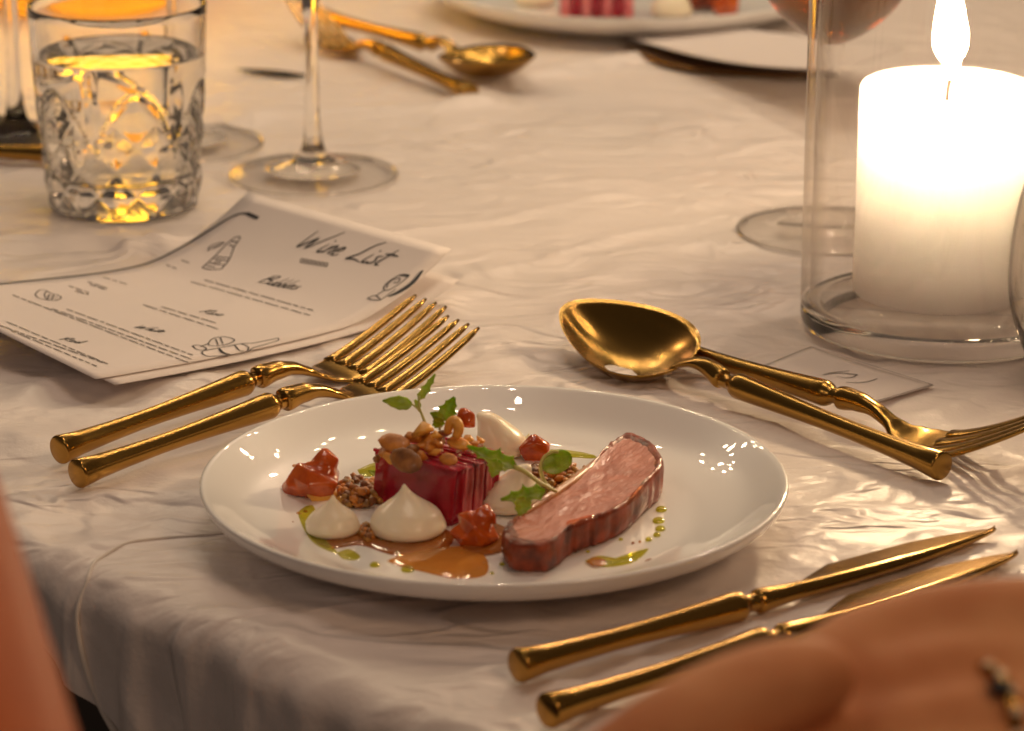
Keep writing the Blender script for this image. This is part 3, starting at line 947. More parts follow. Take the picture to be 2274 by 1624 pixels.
def script(word, start, end, hgt, w, slant=.38):
    (u0, v0), (u1, v1) = start, end
    tot = sum(GLYPH[c_][0] for c_ in word)
    k = math.hypot(u1 - u0, v1 - v0) / tot
    dx, dy = (u1 - u0) / (tot * k), (v1 - v0) / (tot * k)
    out, x = [], 0.0
    for c_ in word:
        adv, sts = GLYPH[c_]
        for st_ in sts:
            out.append(([(u0 + dx * (x + gx) * k + dy * gy * hgt + slant * gy * hgt, v0 + dy * (x + gx) * k - dx * gy * hgt) for gx, gy in st_], w, True))
        x += adv
    return out
strokes('title_lettering', script('Wine List', puv(652, 548), puv(842, 592), .0135, .00125), paper, pap)
date = []
for k in range(7):
    x = 880 + k * 31; y = 566 + k * 5.5
    date.append((c3([(x, y + 18), (x + 12, y - 4), (x + 26, y + 4), (x + 16, y + 28), (x, y + 20)]), W2, False))
strokes('date_lettering', date, paper, pap, 'ink_soft')
heads = script('Bubbles', puv(572, 628), puv(655, 645), .0085, .0009)
strokes('heading_lettering', heads, paper, pap)
strokes('heading_lettering', script('Rose', puv(440, 694), puv(488, 703), .0075, .0008), paper, pap)
strokes('heading_lettering', script('White', puv(295, 728), puv(356, 740), .0078, .0008), paper, pap)
strokes('heading_lettering', script('Red', puv(130, 755), puv(178, 764), .0072, .0008), paper, pap)
def text_line(a, b, fn, n=46, amp=5.0, w=W3):
    out = []
    k = 0
    while k < n:
        m = random.randint(2, 6)
        pts = []
        for j in range(m * 2 + 1):
            t = min(1, (k + j / 2) / n)
            x = a[0] + (b[0] - a[0]) * t; y = a[1] + (b[1] - a[1]) * t
            pts.append((x + random.uniform(-1, 1), y + (amp if j % 2 else -amp) * random.uniform(.5, 1)))
        out.append((fn(pts), w, False))
        k += m + 1
    return out
paras = [text_line((140, 728), (975, 962), c3) + text_line((35, 742), (950, 1000), c3),
    text_line((1380, 575), (1860, 718), c4, 24) + text_line((1225, 558), (1860, 765), c4, 32),
    text_line((570, 595), (1640, 985), c4, 60) + text_line((445, 590), (1635, 1022), c4, 64) + text_line((110, 475), (1610, 1052), c4, 80),
    text_line((60, 705), (940, 1070), c4, 50) + text_line((0, 735), (880, 1050), c4, 50) + text_line((100, 780), (820, 1080), c4, 40),
    text_line((880, 322), (1080, 382), c4, 10), text_line((750, 360), (940, 425), c4, 10) + text_line((770, 385), (900, 430), c4, 8), text_line((590, 398), (780, 462), c4, 10) + text_line((640, 440), (750, 468), c4, 7),
    text_line((1420, 218), (1500, 248), c4, 5), text_line((1550, 178), (1610, 200), c4, 4)]
for para in paras:
    strokes('small_print', para, paper, pap, 'ink_soft')['kind'] = 'stuff'
bottle = [(c3(q), W2, False) for q in (
    [(120, 632), (180, 580), (300, 460), (375, 395)], [(268, 645), (330, 570), (365, 480), (415, 405)], [(120, 632), (180, 648), (268, 645)], [(378, 398), (402, 392), (418, 402)], [(345, 425), (375, 432), (395, 440)],
    [(200, 560), (260, 572), (322, 580)], [(170, 592), (230, 606), (300, 612)], [(238, 575), (215, 600)], [(262, 578), (242, 604)], [(150, 615), (220, 632)], [(225, 545), (270, 552), (330, 558)],
    [(165, 505), (180, 470), (235, 445), (290, 440), (240, 470), (175, 492)], [(200, 480), (270, 452)], [(330, 455), (365, 470)])]
strokes('bottle_drawing', bottle, paper, pap)
glassd = [(c3(q), W2, False) for q in (
    [(1645, 690), (1560, 745), (1525, 795), (1560, 808), (1640, 765), (1715, 700), (1690, 685), (1645, 690)], [(1600, 722), (1560, 760), (1550, 790)], [(1540, 805), (1490, 835), (1470, 852)],
    [(1400, 870), (1450, 850), (1475, 855), (1500, 885), (1440, 882), (1400, 870)], [(1500, 885), (1560, 845), (1620, 800)], [(1600, 725), (1650, 715), (1640, 745), (1600, 750)])]
glassd.append((c3([(1650, 690), (1715, 694), (1705, 712)]), .0016, True))
strokes('glass_drawing', glassd, paper, pap)
table_d = [(c4(q), W2, False) for q in (
    [(1640, 910), (1690, 902), (1755, 925), (1745, 942), (1680, 938), (1640, 910)], [(1710, 915), (1775, 890)], [(1775, 890), (1810, 850), (1880, 832), (1960, 838), (2000, 862), (1950, 890), (1860, 908), (1790, 905), (1775, 890)],
    [(1880, 835), (1900, 890)], [(1840, 850), (1860, 900)], [(1720, 960), (1740, 985), (1800, 998), (1960, 985), (2110, 960), (2160, 925), (2280, 890), (2360, 868)], [(1720, 960), (1760, 945), (1900, 920), (2060, 890), (2160, 885), (2330, 850)],
    [(2060, 890), (2120, 920), (2110, 950)], [(2000, 900), (2040, 945), (2080, 955)], [(2330, 850), (2370, 842), (2375, 860), (2350, 870)])]
table_d.append((c4([(1870, 930), (1900, 965), (1970, 985)]), .0016, True))
strokes('bottle_and_glass_drawing', table_d, paper, pap)
tumb = [(c4(q), W2, False) for q in ([(300, 470), (340, 432), (400, 440), (380, 465), (390, 500), (420, 520), (330, 500), (300, 470)], [(420, 520), (480, 522), (522, 498), (490, 472), (440, 462), (400, 440)],
        [(400, 480), (500, 490)], [(405, 500), (490, 508)], [(420, 470), (400, 515)], [(460, 470), (440, 518)])]
strokes('tumbler_drawing', tumb, paper, pap, 'ink_soft')
brush = [([(-.0, 0)], 0, 0)]
def pl(pts): return [puv(x, y) for x, y in pts]
edge_l = [(max(.0012, u), v) for u, v in pl([(572, 487), (545, 475), (510, 485), (450, 522), (380, 553), (300, 577), (200, 601), (100, 618), (0, 632), (-80, 640)])]
V, F = [], []
strokes('brush_border', [(edge_l, .0014, False), (pl([(572, 486), (548, 475)]), .0026, True)], paper, pap)
strokes('brush_border', [(pl([(938, 602), (915, 630), (885, 650), (862, 660)]), .0030, True)], paper, pap)
# second sheet under it
TL2 = TL + BX * .004 + AX * .0015
def paper2(u_m, v_m, lift=0.0):
    v = v_m / PL
    return TL2 + BX * u_m * 1.0 + AX * v_m + Vector((0, 0, max(.0012, paper_z(v, u_m / PW) - .0012 - .012 * max(0, 1 - v / .3)) + lift))
tag(sheet('blank_sheet', None, paper2, PW + .003, PL * .97), 'plain white paper sheet lying under the wine list', 'paper')

# place card
q0, q1, q2, q3 = [Vector(p) for p in ((.1085, 1.306, 0), (.1327, 1.3353, 0), (.1802, 1.2791, 0), (.1520, 1.2555, 0))]
def card(u, v, lift=0.0):     # u along the long side, v across
    a = q1.lerp(q2, u / .0735); b = q0.lerp(q3, u / .0735)
    p = a.lerp(b, v / .0385)
    return p + Vector((0, 0, 0.0016 + .0016 * (abs(u / .0735 - .45) * 2) ** 2 * .5 + lift))
cardo = tag(sheet('place_card', None, card, .0735, .0385, 12, 6), 'small white name card with thin dark border between fork and vase', 'place card')
_c = np.array([(u, v, *(lambda w: (CX + FPX * w.x / (w.y * C_ - (w.z - CAM_H) * S_), CY - FPX * (w.y * S_ + (w.z - CAM_H) * C_) / (w.y * C_ - (w.z - CAM_H) * S_)))(card(u, v))) for u in np.linspace(0, .0735, 60) for v in np.linspace(0, .0385, 40)])
def cuv(px, py):
    k = np.argmin((_c[:, 2] - px) ** 2 + ((_c[:, 3] - py) * 2) ** 2); return float(_c[k, 0]), float(_c[k, 1])
def c8(pts): return [cuv((2840 + x / 2.274) * .592, (1250 + y / 2.274) * .592) for x, y in pts]
strokes('handwriting', [(c8([(560, 358), (640, 342), (790, 322)]), .0006, True), (c8([(560, 362), (700, 348), (800, 350), (850, 365), (780, 382), (680, 380)]), .0007, True),
        (c8([(1028, 392), (950, 412), (850, 432)]), .0007, True), (c8([(760, 428), (850, 425)]), .0005, False)], card, cardo)
i_ = .0005
strokes('border_line', [([(i_, i_), (.0735 - i_, i_)], .0004, False), ([(i_, .0385 - i_), (.0735 - i_, .0385 - i_)], .0004, False), ([(i_, i_), (i_, .0385 - i_)], .0004, False), ([(.0735 - i_, i_), (.0735 - i_, .0385 - i_)], .0004, False)], card, cardo, 'ink_soft')

# ------------------------------------------------------------------ food on the near plate
ZP = .0046
CAMP = Vector((0, 0, CAM_H)); VIEW = Vector((0, C_, -S_))
def depth(p): return (Vector(p) - CAMP).dot(VIEW)
def join(parts):
    V, F = [], []
    for v, f in parts:
        o = len(V); V += list(v); F += [tuple(i + o for i in q) for q in f]
    return V, F
def moved(vf, loc, rot=None):
    v, f = vf
    M = rot.to_matrix() if rot is not None else Matrix.Identity(3)
    return [M @ Vector(p) + Vector(loc) for p in v], f
from mathutils import Euler

# --- sauces (flat pools on the porcelain)
def pool(name, label, pts, material, cat='sauce', h=.0006, z=.00435, group=None):
    w = [at(x, y, z) for x, y in pts]
    w = catmull([*w, w[0]], 6)[:-1]
    c = sum(w, Vector()) / len(w)
    V = [Vector((0, 0, h))]
    F = []
    n = len(w)
    for s, hh in ((.35, .98), (.7, .86), (.9, .55), (1.0, 0)):
        V += [Vector(((p.x - c.x) * s, (p.y - c.y) * s, h * hh)) for p in w]
    for k in range(n):
        k2 = (k + 1) % n
        F.append((0, 1 + k, 1 + k2))
        for r in range(3):
            F.append((1 + r * n + k, 1 + (r + 1) * n + k, 1 + (r + 1) * n + k2, 1 + r * n + k2))
    o = mesh(name, V, F, material, None, (c.x, c.y, z))
    return tag(o, label, cat, group)
pool('sauce_pool', 'brown sauce pool around the feet of the two front cream peaks', [(672, 1190), (700, 1160), (780, 1170), (830, 1175), (900, 1160), (990, 1175), (1005, 1205), (960, 1232), (880, 1235), (800, 1212), (730, 1222), (690, 1210)], 'sauce_brown')
pool('sauce_pool', 'wide amber sauce puddle beside the glossy fruit and the meat', [(858, 1245), (905, 1228), (980, 1215), (1050, 1215), (1082, 1245), (1075, 1278), (1010, 1285), (940, 1270), (890, 1258)], 'sauce_amber', z=.0046)
pool('sauce_pool', 'brown juice pooled beside the dark end of the meat', [(1010, 1180), (1060, 1160), (1110, 1165), (1135, 1190), (1110, 1225), (1040, 1228)], 'sauce_brown', z=.0048)
pool('sauce_pool', 'comma-shaped sauce drop fading from orange to green oil', [(1298, 1245), (1325, 1235), (1360, 1243), (1400, 1238), (1440, 1218), (1410, 1247), (1365, 1258), (1320, 1258)], 'oil', z=.0047)
pool('sauce_pool', 'orange drop within the comma-shaped sauce', [(1300, 1246), (1318, 1237), (1342, 1243), (1345, 1254), (1318, 1258)], 'sauce_amber', z=.0050)
pool('sauce_pool', 'small red-brown drop beside the comma-shaped sauce drop', [(1424, 1250), (1440, 1242), (1472, 1241), (1462, 1250), (1435, 1254)], 'sauce_brown')
pool('oil_pool', 'green oil slick behind the microgreens and the meat', [(1200, 1000), (1260, 995), (1340, 1000), (1330, 1020), (1270, 1018), (1215, 1022)], 'oil', 'oil')
pool('oil_pool', 'green oil trace under the smaller front cream peak', [(650, 1130), (690, 1118), (700, 1140), (690, 1200), (735, 1222), (760, 1240), (700, 1218), (672, 1180)], 'oil', 'oil', z=.0043)
pool('oil_pool', 'pale oil smear between beetroot block and crumble', [(790, 1045), (830, 1028), (850, 1035), (838, 1055), (805, 1060)], 'oil', 'oil')
pool('oil_pool', 'long oil smear beside the amber puddle', [(745, 1228), (775, 1220), (800, 1235), (790, 1246), (760, 1244)], 'oil', 'oil')
for k, (x, y, r) in enumerate(((1468, 1133, 13), (1462, 1158, 14), (1466, 1176, 12), (1458, 1190, 9), (1440, 1200, 8), (1452, 1108, 6), (832, 1257, 12), (905, 1266, 16))):
    pool('oil_drop', 'small green oil drop in the dotted line beside the meat' if k < 6 else 'small green oil drop on the plate of beetroot near the amber puddle', [(x + r * math.cos(q), y + .45 * r * math.sin(q)) for q in np.linspace(0, 2 * math.pi, 9)[:-1]], 'oil', 'oil drop', h=.0012,
         group='oil drops beside the meat' if k < 6 else 'oil drops on the front of the plate')

for k in range(16):
    rr_ = random.Random(40 + k)
    x, y, r = rr_.choice([(700, 1225), (1110, 1262), (1400, 1205), (660, 1150), (1300, 1225), (860, 1235)]), 0, rr_.uniform(3.5, 7.5)
    x, y = x[0] + rr_.uniform(-45, 45), x[1] + rr_.uniform(-16, 16)
    am = k % 3
    pool('sauce_drop', 'tiny stray sauce speckle on the plate of beetroot', [(x + r * math.cos(q), y + .42 * r * math.sin(q)) for q in np.linspace(0, 2 * math.pi, 8)[:-1]], ('sauce_amber', 'sauce_brown', 'oil')[am], 'sauce', h=.0007, group='stray sauce speckles on the plate')

# --- piped cream peaks
def cream_peak(label, px, wpx, top_py, lean=(0, 0), seed=0, prof=None, z=ZP, twist=0):
    b = at(*px, z)
    sc_ = FPX / depth(b)
    r = wpx / 2 / sc_
    h = (px[1] - top_py) / sc_ / C_
    P_ = prof or [(0, 0), (.86, 0), (.99, .06), (1.0, .17), (.95, .31), (.81, .46), (.57, .59), (.36, .70), (.21, .80), (.11, .89), (.05, .97), (0, 1.0)]
    v, f = lathe_data(fillet([(a * r, q * h) for a, q in P_], 2), 48)
    V = []
    for x, y, zz in v:
        t = zz / h
        an = math.atan2(y, x)
        n = 1 + .018 * math.sin(an + t * 16) * (1 - t) + .045 * mnoise.noise(Vector((x, y, zz)) * 70 + Vector((seed * 5, 0, 0))) * (1 - t)
        V.append((x * n + lean[0] * t * t * r, y * n + lean[1] * t * t * r, zz))
    return tag(mesh('cream_peak', V, f, 'cream', None, b), label, 'cream')
cream_peak('smaller piped cream peak beside the crumble and orange fruit', (738, 1180), 122, 1098, (.05, 0), 1)
cream_peak('largest piped cream peak in front of the beetroot block', (906, 1180), 168, 1076, (-.10, .1), 2)
pk2 = [(0, 0), (.85, 0), (.99, .08), (1.0, .22), (.94, .40), (.80, .56), (.65, .69), (.54, .79), (.46, .88), (.33, .955), (.16, .99), (0, 1.0)]
pk = [(0, 0), (.85, 0), (.99, .08), (1.0, .2), (.92, .36), (.74, .50), (.56, .62), (.43, .73), (.34, .83), (.26, .92), (.13, .985), (0, 1.0)]
cream_peak('tall slumped cream peak behind the nut-topped beetroot block', (1118, 1005), 112, 915, (-.80, 0), 3, pk2)
cream_peak('cream peak smeared with sauce between beetroot and meat', (1128, 1125), 145, 1030, (.55, 0), 4, pk)
cream_peak('tiny cream dab beside the diced fruit behind the block', (1172, 985), 34, 962, (.1, 0), 5)

# --- pressed beetroot block: leaves of beet standing side by side
BF = at(1000, 1166, ZP); BF.z = 0
e1 = Vector((math.cos(R(139)), math.sin(R(139)), 0)); e2 = Vector((math.cos(R(49)), math.sin(R(49)), 0))
block = thing('beetroot_block', 'dark red layered beetroot block topped with nuts', 'beetroot', (BF.x, BF.y, ZP - .0003))
HB, LB = .0222, .0400
layers = [(.0062, 0), (.0046, 1), (.0016, 0), (.0042, 1), (.0020, 0), (.0036, 1), (.0042, 0)]
off = 0.0
for k, (th, pale) in enumerate(layers):
    inset = .0002 + random.uniform(0, .0005)
    bm = bmesh.new()
    bmesh.ops.create_cube(bm, size=1.0)
    jig = random.uniform(-.0006, .0006)
    for vv in bm.verts:
        u, w, h = vv.co.x + .5, vv.co.y + .5, vv.co.z + .5
        hh = HB + jig - .0010 * u
        lean = .0022 * h                                             # the block leans a touch to the right
        p = e1 * (u * (LB - 2 * inset) + inset - lean) + e2 * (off + w * th * .985) + Vector((0, 0, h * hh))
        vv.co = p
    bmesh.ops.bevel(bm, geom=bm.edges[:], offset=min(.0009, th * .3), segments=2, affect='EDGES')
    bmesh.ops.subdivide_edges(bm, edges=[e for e in bm.edges if e.calc_length() > .006], cuts=4, use_grid_fill=True)
    for vv in bm.verts:
        vv.co += Vector((mnoise.noise(vv.co * 120), mnoise.noise(vv.co * 120 + Vector((9, 0, 0))), 0)) * .0005
    me = bpy.data.meshes.new('beet_layer'); bm.to_mesh(me); bm.free()
    link('beet_layer', me, 'beet_pale' if pale else 'beet', block)
    off += th

# --- diced, glazed fruit
def chunk(label, px, size, seed, z=ZP, rot=(0, 0, 0), amp=.3, extra=(), name='fruit_piece', material='apricot', cat='fruit', freq=1.5):
    b = at(*px, z)
    parts = [moved(hull_data([q * 1.35 for q in size], seed, 26, False), (0, 0, size[2] * .8), Euler(rot))]
    for (o, s, r2) in extra: parts.append(moved(hull_data([q * 1.35 for q in s], seed + 3, 22, False), o, Euler(r2)))
    v, f = join(parts)
    o = mesh(name, v, f, material, None, b)
    if True:
        m = o.modifiers.new('fuse', 'REMESH'); m.mode = 'VOXEL'; m.voxel_size = .0006; m.use_smooth_shade = True
        m2 = o.modifiers.new('soft', 'SMOOTH'); m2.iterations = 9
    return tag(o, label, cat)
chunk('large glazed orange fruit piece with an upright lobe beside the crumble', (700, 1098), (.0098, .0078, .0060), 2, rot=(.1, .2, .3), amp=.35,
      extra=(((.0036, .002, .0112), (.0046, .0040, .0050), (0, .35, .2)), ((-.0066, -.001, .003), (.0058, .0050, .0034), (0, 0, 0)), ((.001, .0, .0080), (.0066, .0050, .0040), (.2, 0, 0))))
chunk('orange fruit cube on top of the nuts', (1034, 948), (.0036, .0036, .0036), 5, z=.029, amp=.2)
chunk('orange fruit cube behind the round green leaf', (1186, 1018), (.0056, .0042, .0048), 7, amp=.18, rot=(0, .3, -.4))
chunk('glossy brown-orange fruit piece between cream and meat', (1060, 1205), (.0066, .0055, .0066), 9, amp=.45, rot=(.2, 0, 0), freq=2.2,
      extra=(((.0030, .001, .0100), (.0040, .0036, .0040), (.3, 0, 0)), ((-.0050, 0, .0035), (.0046, .0044, .0032), (0, 0, 0)), ((-.001, 0, .008), (.0056, .0044, .0036), (0, .4, 0))))
chunk('thin red beet scrap against the striped side of the block', (1078, 1065), (.0030, .0030, .0058), 13, amp=.3, name='beet_scrap', material='beet', cat='beetroot')

# --- slice of roast meat
top_px = [(1114, 1180), (1130, 1163), (1165, 1142), (1215, 1110), (1262, 1078), (1300, 1048), (1325, 1025), (1347, 1000), (1372, 983), (1397, 971), (1428, 982), (1452, 999), (1468, 1024), (1470, 1040), (1460, 1058),
          (1440, 1075), (1423, 1092), (1398, 1115), (1366, 1137), (1340, 1147), (1312, 1157), (1282, 1167), (1256, 1180), (1234, 1200), (1205, 1212), (1146, 1214), (1124, 1200)]
ZT = .0152
w = [at(x, y, ZT) for x, y in top_px]
w = catmull([*w, w[0]], 5)[:-1]
c = sum(w, Vector()) / len(w); c.z = 0
meat = thing('meat_slice', 'thick pink roast meat slice with browned crust and glossy top', 'meat', (c.x, c.y, 0))
n = len(w)
loc = [Vector((p.x - c.x, p.y - c.y, 0)) for p in w]
loc = [q * (1 + .030 * mnoise.noise(q * 330) + .020 * mnoise.noise(q * 900)) for q in loc]
def score(k):       # cross-cut scoring of the crust
    return .0016 * max(0, 1 - abs(((k / n * 17 + .12 * math.sin(k)) % 1) - .5) / .14)
V, F = [], []
rows = []
for (s, z, prof) in ((.955, ZT + .0004, 0), (.985, ZT + .0003, 0), (1.0, ZT - .0010, .6), (1.012, ZT - .0035, 1), (1.012, .0095, 1), (1.0, .0065, 1), (.96, .0046, .5), (.85, .0043, 0)):
    ids = []
    for k in range(n):
        d = loc[k].normalized()
        nz_ = mnoise.noise(Vector((loc[k].x * 260, loc[k].y * 260, z * 200))) * .0006 * prof
        p = loc[k] * s + d * nz_ - d * score(k) * prof
        tip = max(0, d.dot(Vector((.55, .83, 0)))) ** 4
        ids.append(len(V)); V.append((p.x, p.y, z + (.0022 * tip if z > .008 else 0) + mnoise.noise(Vector((loc[k].x * 160, loc[k].y * 160, 3))) * .0005 * (z > .008)))
    rows.append(ids)
for A, B in zip(rows, rows[1:]):
    for k in range(n):
        k2 = (k + 1) % n
        F.append((A[k], B[k], B[k2], A[k2]))
mesh('crust', V, F, 'crust', meat)
V, F = [], []
NRR = 16
for i in range(NRR + 1):
    s = .965 * i / NRR
    for k in range(n):
        p = loc[k] * s
        d = loc[k].normalized()
        tip = max(0, d.dot(Vector((.55, .83, 0)))) ** 4 * (i / NRR) ** 2
        V.append((p.x, p.y, ZT + .0004 + .0022 * tip + .0010 * mnoise.noise(Vector((p.x * 130, p.y * 130, 1))) * (1 - (i / NRR) ** 3) + .0004 * mnoise.noise(Vector((p.x * 420, p.y * 420, 5)))))
for i in range(NRR):
    for k in range(n):
        k2 = (k + 1) % n
        F.append((i * n + k, (i + 1) * n + k, (i + 1) * n + k2, i * n + k2))
mesh('flesh', V, F, 'flesh', meat)
V, F = [], []
for i in range(4):
    for k in range(n):
        s_e = (.885 - .05 * max(0, mnoise.noise(loc[k] * 190)) - .02 * mnoise.noise(loc[k] * 600), .925, .955, .985)[i]
        p = loc[k] * s_e; d = loc[k].normalized()
        tip = max(0, d.dot(Vector((.55, .83, 0)))) ** 4 * s_e ** 2
        V.append((p.x, p.y, ZT + .0022 * tip + (.0003, .0011, .0011, .0004)[i] + .0005 * mnoise.noise(Vector((p.x * 300, p.y * 300, 2)))))
for i in range(3):
    for k in range(n):
        k2 = (k + 1) % n
        F.append((i * n + k, (i + 1) * n + k, (i + 1) * n + k2, i * n + k2))
mesh('browned_edge', V, F, 'crust', meat)
# pale rim of fat along the back edge
m0, m1 = int(n * 1.5 / 27), int(n * 6.6 / 27)
fatp = [loc[k] * .985 + Vector((0, 0, ZT + .0004)) for k in range(m0, m1)]
v, f = tube_data(fatp, [.0019 * math.sin(math.pi * (i + .5) / len(fatp)) ** .4 for i in range(len(fatp))], 8)
mesh('fat_rim', v, f, 'fat', meat)
# gravy glaze lying on the cut face
for k, (pts, zz) in enumerate((([(1400, 1098), (1420, 1080), (1432, 1078), (1420, 1100), (1392, 1118)], ZT + .0012), ([(1255, 1160), (1290, 1150), (1320, 1143), (1312, 1155), (1270, 1165)], ZT + .0012))):
    pw = [at(x, y, zz) for x, y in pts]; pw = catmull([*pw, pw[0]], 5)[:-1]
    cc_ = sum(pw, Vector()) / len(pw)
    V = [Vector((cc_.x - c.x, cc_.y - c.y, zz + .0006))] ; F = []
    for s, hh in ((.5, .0005), (.85, .0003), (1, -.0006)):
        V += [Vector((cc_.x - c.x + (p.x - cc_.x) * s, cc_.y - c.y + (p.y - cc_.y) * s, zz + hh + .0003 * mnoise.noise(p * 500))) for p in pw]
    nn = len(pw)
    for q in range(nn):
        q2 = (q + 1) % nn
        F.append((0, 1 + q, 1 + q2))
        for r in range(2): F.append((1 + r * nn + q, 1 + (r + 1) * nn + q, 1 + (r + 1) * nn + q2, 1 + r * nn + q2))
    mesh('glaze', V, F, 'glaze_clear' if 'glaze_clear' in MATS else 'sauce_amber', meat)

# --- nuts heaped on the block and scattered by it
nut_n = [0]
def nut(px, z, size, material, rot=None, label=None, group='chopped nuts heaped on the beetroot', name='nut_piece', amp=.22):
    nut_n[0] += 1
    b = at(*px, z)
    rot = rot or (random.uniform(-.5, .5), random.uniform(-.5, .5), random.uniform(0, 6.28))
    v, f = moved(blob_data(size, nut_n[0] * 1.7, amp, 1.3, 2) if name == 'almond_slice' else hull_data([q * 1.2 for q in size], nut_n[0], 14), (0, 0, 0), Euler(rot))
    return tag(mesh(name, v, f, material, None, b), label or 'chopped toasted nut piece heaped on the beetroot block', 'nut', group)
def almond(px, z, L_, material, rot, label):
    return nut(px, z, (L_, L_ * .62, L_ * .14), material, rot, label, None, 'almond_slice', .12)
almond((876, 984), .0315, .0070, 'nut', (.5, .15, -.5), 'large toasted almond flake lying next to the dark-skinned flake')
almond((902, 1022), .0290, .0074, 'nut_skin', (.95, .2, -.6), 'dark-skinned almond flake hanging over the front of the beetroot')
almond((1017, 984), .0310, .0048, 'nut_pale', (.5, .2, -.5), 'pale almond flake beside the curved cashew on the nut heap')
almond((996, 1020), .0288, .0044, 'nut', (.55, .1, -.7), 'small almond flake on the front top edge of the beetroot')
almond((716, 1098), .0065, .0066, 'nut_pale', (1.1, .2, .25), 'pale almond flake leaning on the orange fruit by the cream')
nut((940, 960), .0350, (.0046, .0040, .0034), 'nut_pale', label='rounded golden hazelnut at the top of the nut heap', group=None)
cres = catmull([at(992, 962, .034), at(1000, 940, .038), at(1012, 938, .0385), at(1018, 955, .036), at(1010, 974, .033)], 5)
v, f = tube_data(cres, [.0014 + .0009 * math.sin(math.pi * i / (len(cres) - 1)) for i in range(len(cres))], 10)
tag(mesh('cashew_piece', v, f, 'nut_pale'), 'curved golden cashew piece standing on the nut heap', 'nut')
for (x, y, z, s, m) in ((925, 972, .0325, .0034, 'nut'), (947, 977, .0325, .0034, 'nut'), (962, 968, .034, .0032, 'nut_pale'), (968, 985, .0315, .0032, 'nut'), (930, 990, .0310, .0034, 'nut'), (952, 994, .0300, .0032, 'nut'),
                        (985, 965, .033, .0030, 'nut_skin'), (978, 978, .032, .0026, 'nut_skin'), (900, 1003, .0300, .0034, 'nut'), (915, 1000, .0305, .0036, 'nut_skin'), (855, 1006, .0275, .0036, 'nut'), (838, 1018, .0250, .0022, 'nut_skin'),
                        (868, 1018, .0270, .0030, 'nut_pale'), (935, 1012, .0290, .0028, 'nut'), (965, 1003, .0290, .0026, 'nut_pale'), (1040, 975, .0305, .0028, 'nut_pale'), (1055, 985, .0295, .0024, 'nut'), (1065, 975, .030, .0022, 'nut_pale'), (1035, 995, .029, .0022, 'nut_pale'), (910, 968, .0330, .0026, 'nut')):
    nut((x, y), z, (s, s * random.uniform(.7, .95), s * random.uniform(.6, .8)), m,
        label={'nut': 'toasted orange-brown chopped nut piece heaped on the beetroot', 'nut_pale': 'pale golden chopped nut piece heaped on the beetroot', 'nut_skin': 'dark brown chopped nut piece heaped on the beetroot'}[m],
        group={'nut': 'toasted nut pieces on the beetroot', 'nut_pale': 'pale nut pieces on the beetroot', 'nut_skin': 'dark nut pieces on the beetroot'}[m])
for (x, y, s) in ((652, 1042, .0024),):
    nut((x, y), .0068, (s, s, s * .8), 'nut', label='single crumb above the large orange fruit piece', group=None)
def grains(name, label, cx_, cy_, rx, ry, count, zmax, seed, sizes=(.0011, .0022), mats=('grain', 'nut', 'nut_skin'), z0=ZP):
    rr = random.Random(seed)
    parts = {m: [] for m in mats}
    for k in range(count):
        a = rr.uniform(0, 6.283); q = math.sqrt(rr.random())
        h = zmax * (1 - q) * rr.random()
        b = at(cx_ + rx * q * math.cos(a), cy_ + ry * q * math.sin(a), z0 + .0008 + h)
        s = rr.uniform(*sizes)
        parts[rr.choice(mats)].append(moved(blob_data((s * 1.25, s, s * .7), k + seed, .15, 1.2, 1), b, Euler((rr.uniform(-.7, .7), rr.uniform(-.7, .7), rr.uniform(0, 6)))))
    root = None
    for m in mats:
        v, f = join(parts[m])
        o = mesh(name if root is None else 'crumbs', v, f, m, root)
        o['kind'] = 'stuff'
        if root is None: root = tag(o, label, 'crumble')
    return root
grains('grain_crumble', 'nut and grain crumble between orange fruit and beetroot', 800, 1092, 58, 34, 130, .006, 3)
grains('grain_crumble', 'nut and grain crumble between the round leaf and the meat', 1235, 1062, 82, 36, 190, .006, 5)
grains('seed_sprinkle', 'fine pale seeds sprinkled on top of the beetroot', 1010, 990, 70, 22, 40, .001, 8, (.0004, .0008), ('seed',), .0272)
grains('grain_crumble', 'few dark crumbs between the two front cream peaks', 815, 1180, 16, 16, 22, .003, 12)

# --- microgreens
def leaf_mesh(parent, base, tip, nrm, width, lobes=0.0, curl=.15, material='leaf', nl=18, round_=False, name='leaf'):
    base, tip = Vector(base), Vector(tip)
    ax = tip - base; L_ = ax.length; ax.normalize()
    nrm = Vector(nrm); nrm = (nrm - ax * nrm.dot(ax)).normalized()
    sd = ax.cross(nrm)
    V, F = [], []
    for i in range(nl + 1):
        t = i / nl
        if round_: wd = math.sqrt(max(0, 1 - (2 * t - 1) ** 2))
        else: wd = (math.sin(math.pi * min(1, t * 1.02) ** .72)) ** .8 if 0 < t < 1 else 0.02
        wd *= width / 2
        if lobes: wd *= 1 - lobes * (.5 + .5 * math.cos(t * 2 * math.pi * 3.3)) * (.4 + .6 * math.sin(math.pi * t))
        for j in (-2, -1, 0, 1, 2):
            u = j / 2
            jag = 1 + (.10 * lobes * math.sin(t * 40 + j) if abs(j) == 2 else 0)
            p = base + ax * (L_ * t + (lobes * .10 * L_ * abs(u) * math.sin(t * 21))) + sd * (u * wd * jag) + nrm * (curl * width * (u * u - .3 * math.sin(t * 3.1) + .12 * math.sin(t * 11 + 2 * u)))
            V.append(p)
    for i in range(nl):
        for j in range(4):
            a = i * 5 + j
            F.append((a, a + 1, a + 6, a + 5))
    o = mesh(name, V, F, material, parent)
    m = o.modifiers.new('thick', 'SOLIDIFY'); m.thickness = .00035
    m = o.modifiers.new('round', 'SUBSURF'); m.levels = 1; m.render_levels = 1
    return o
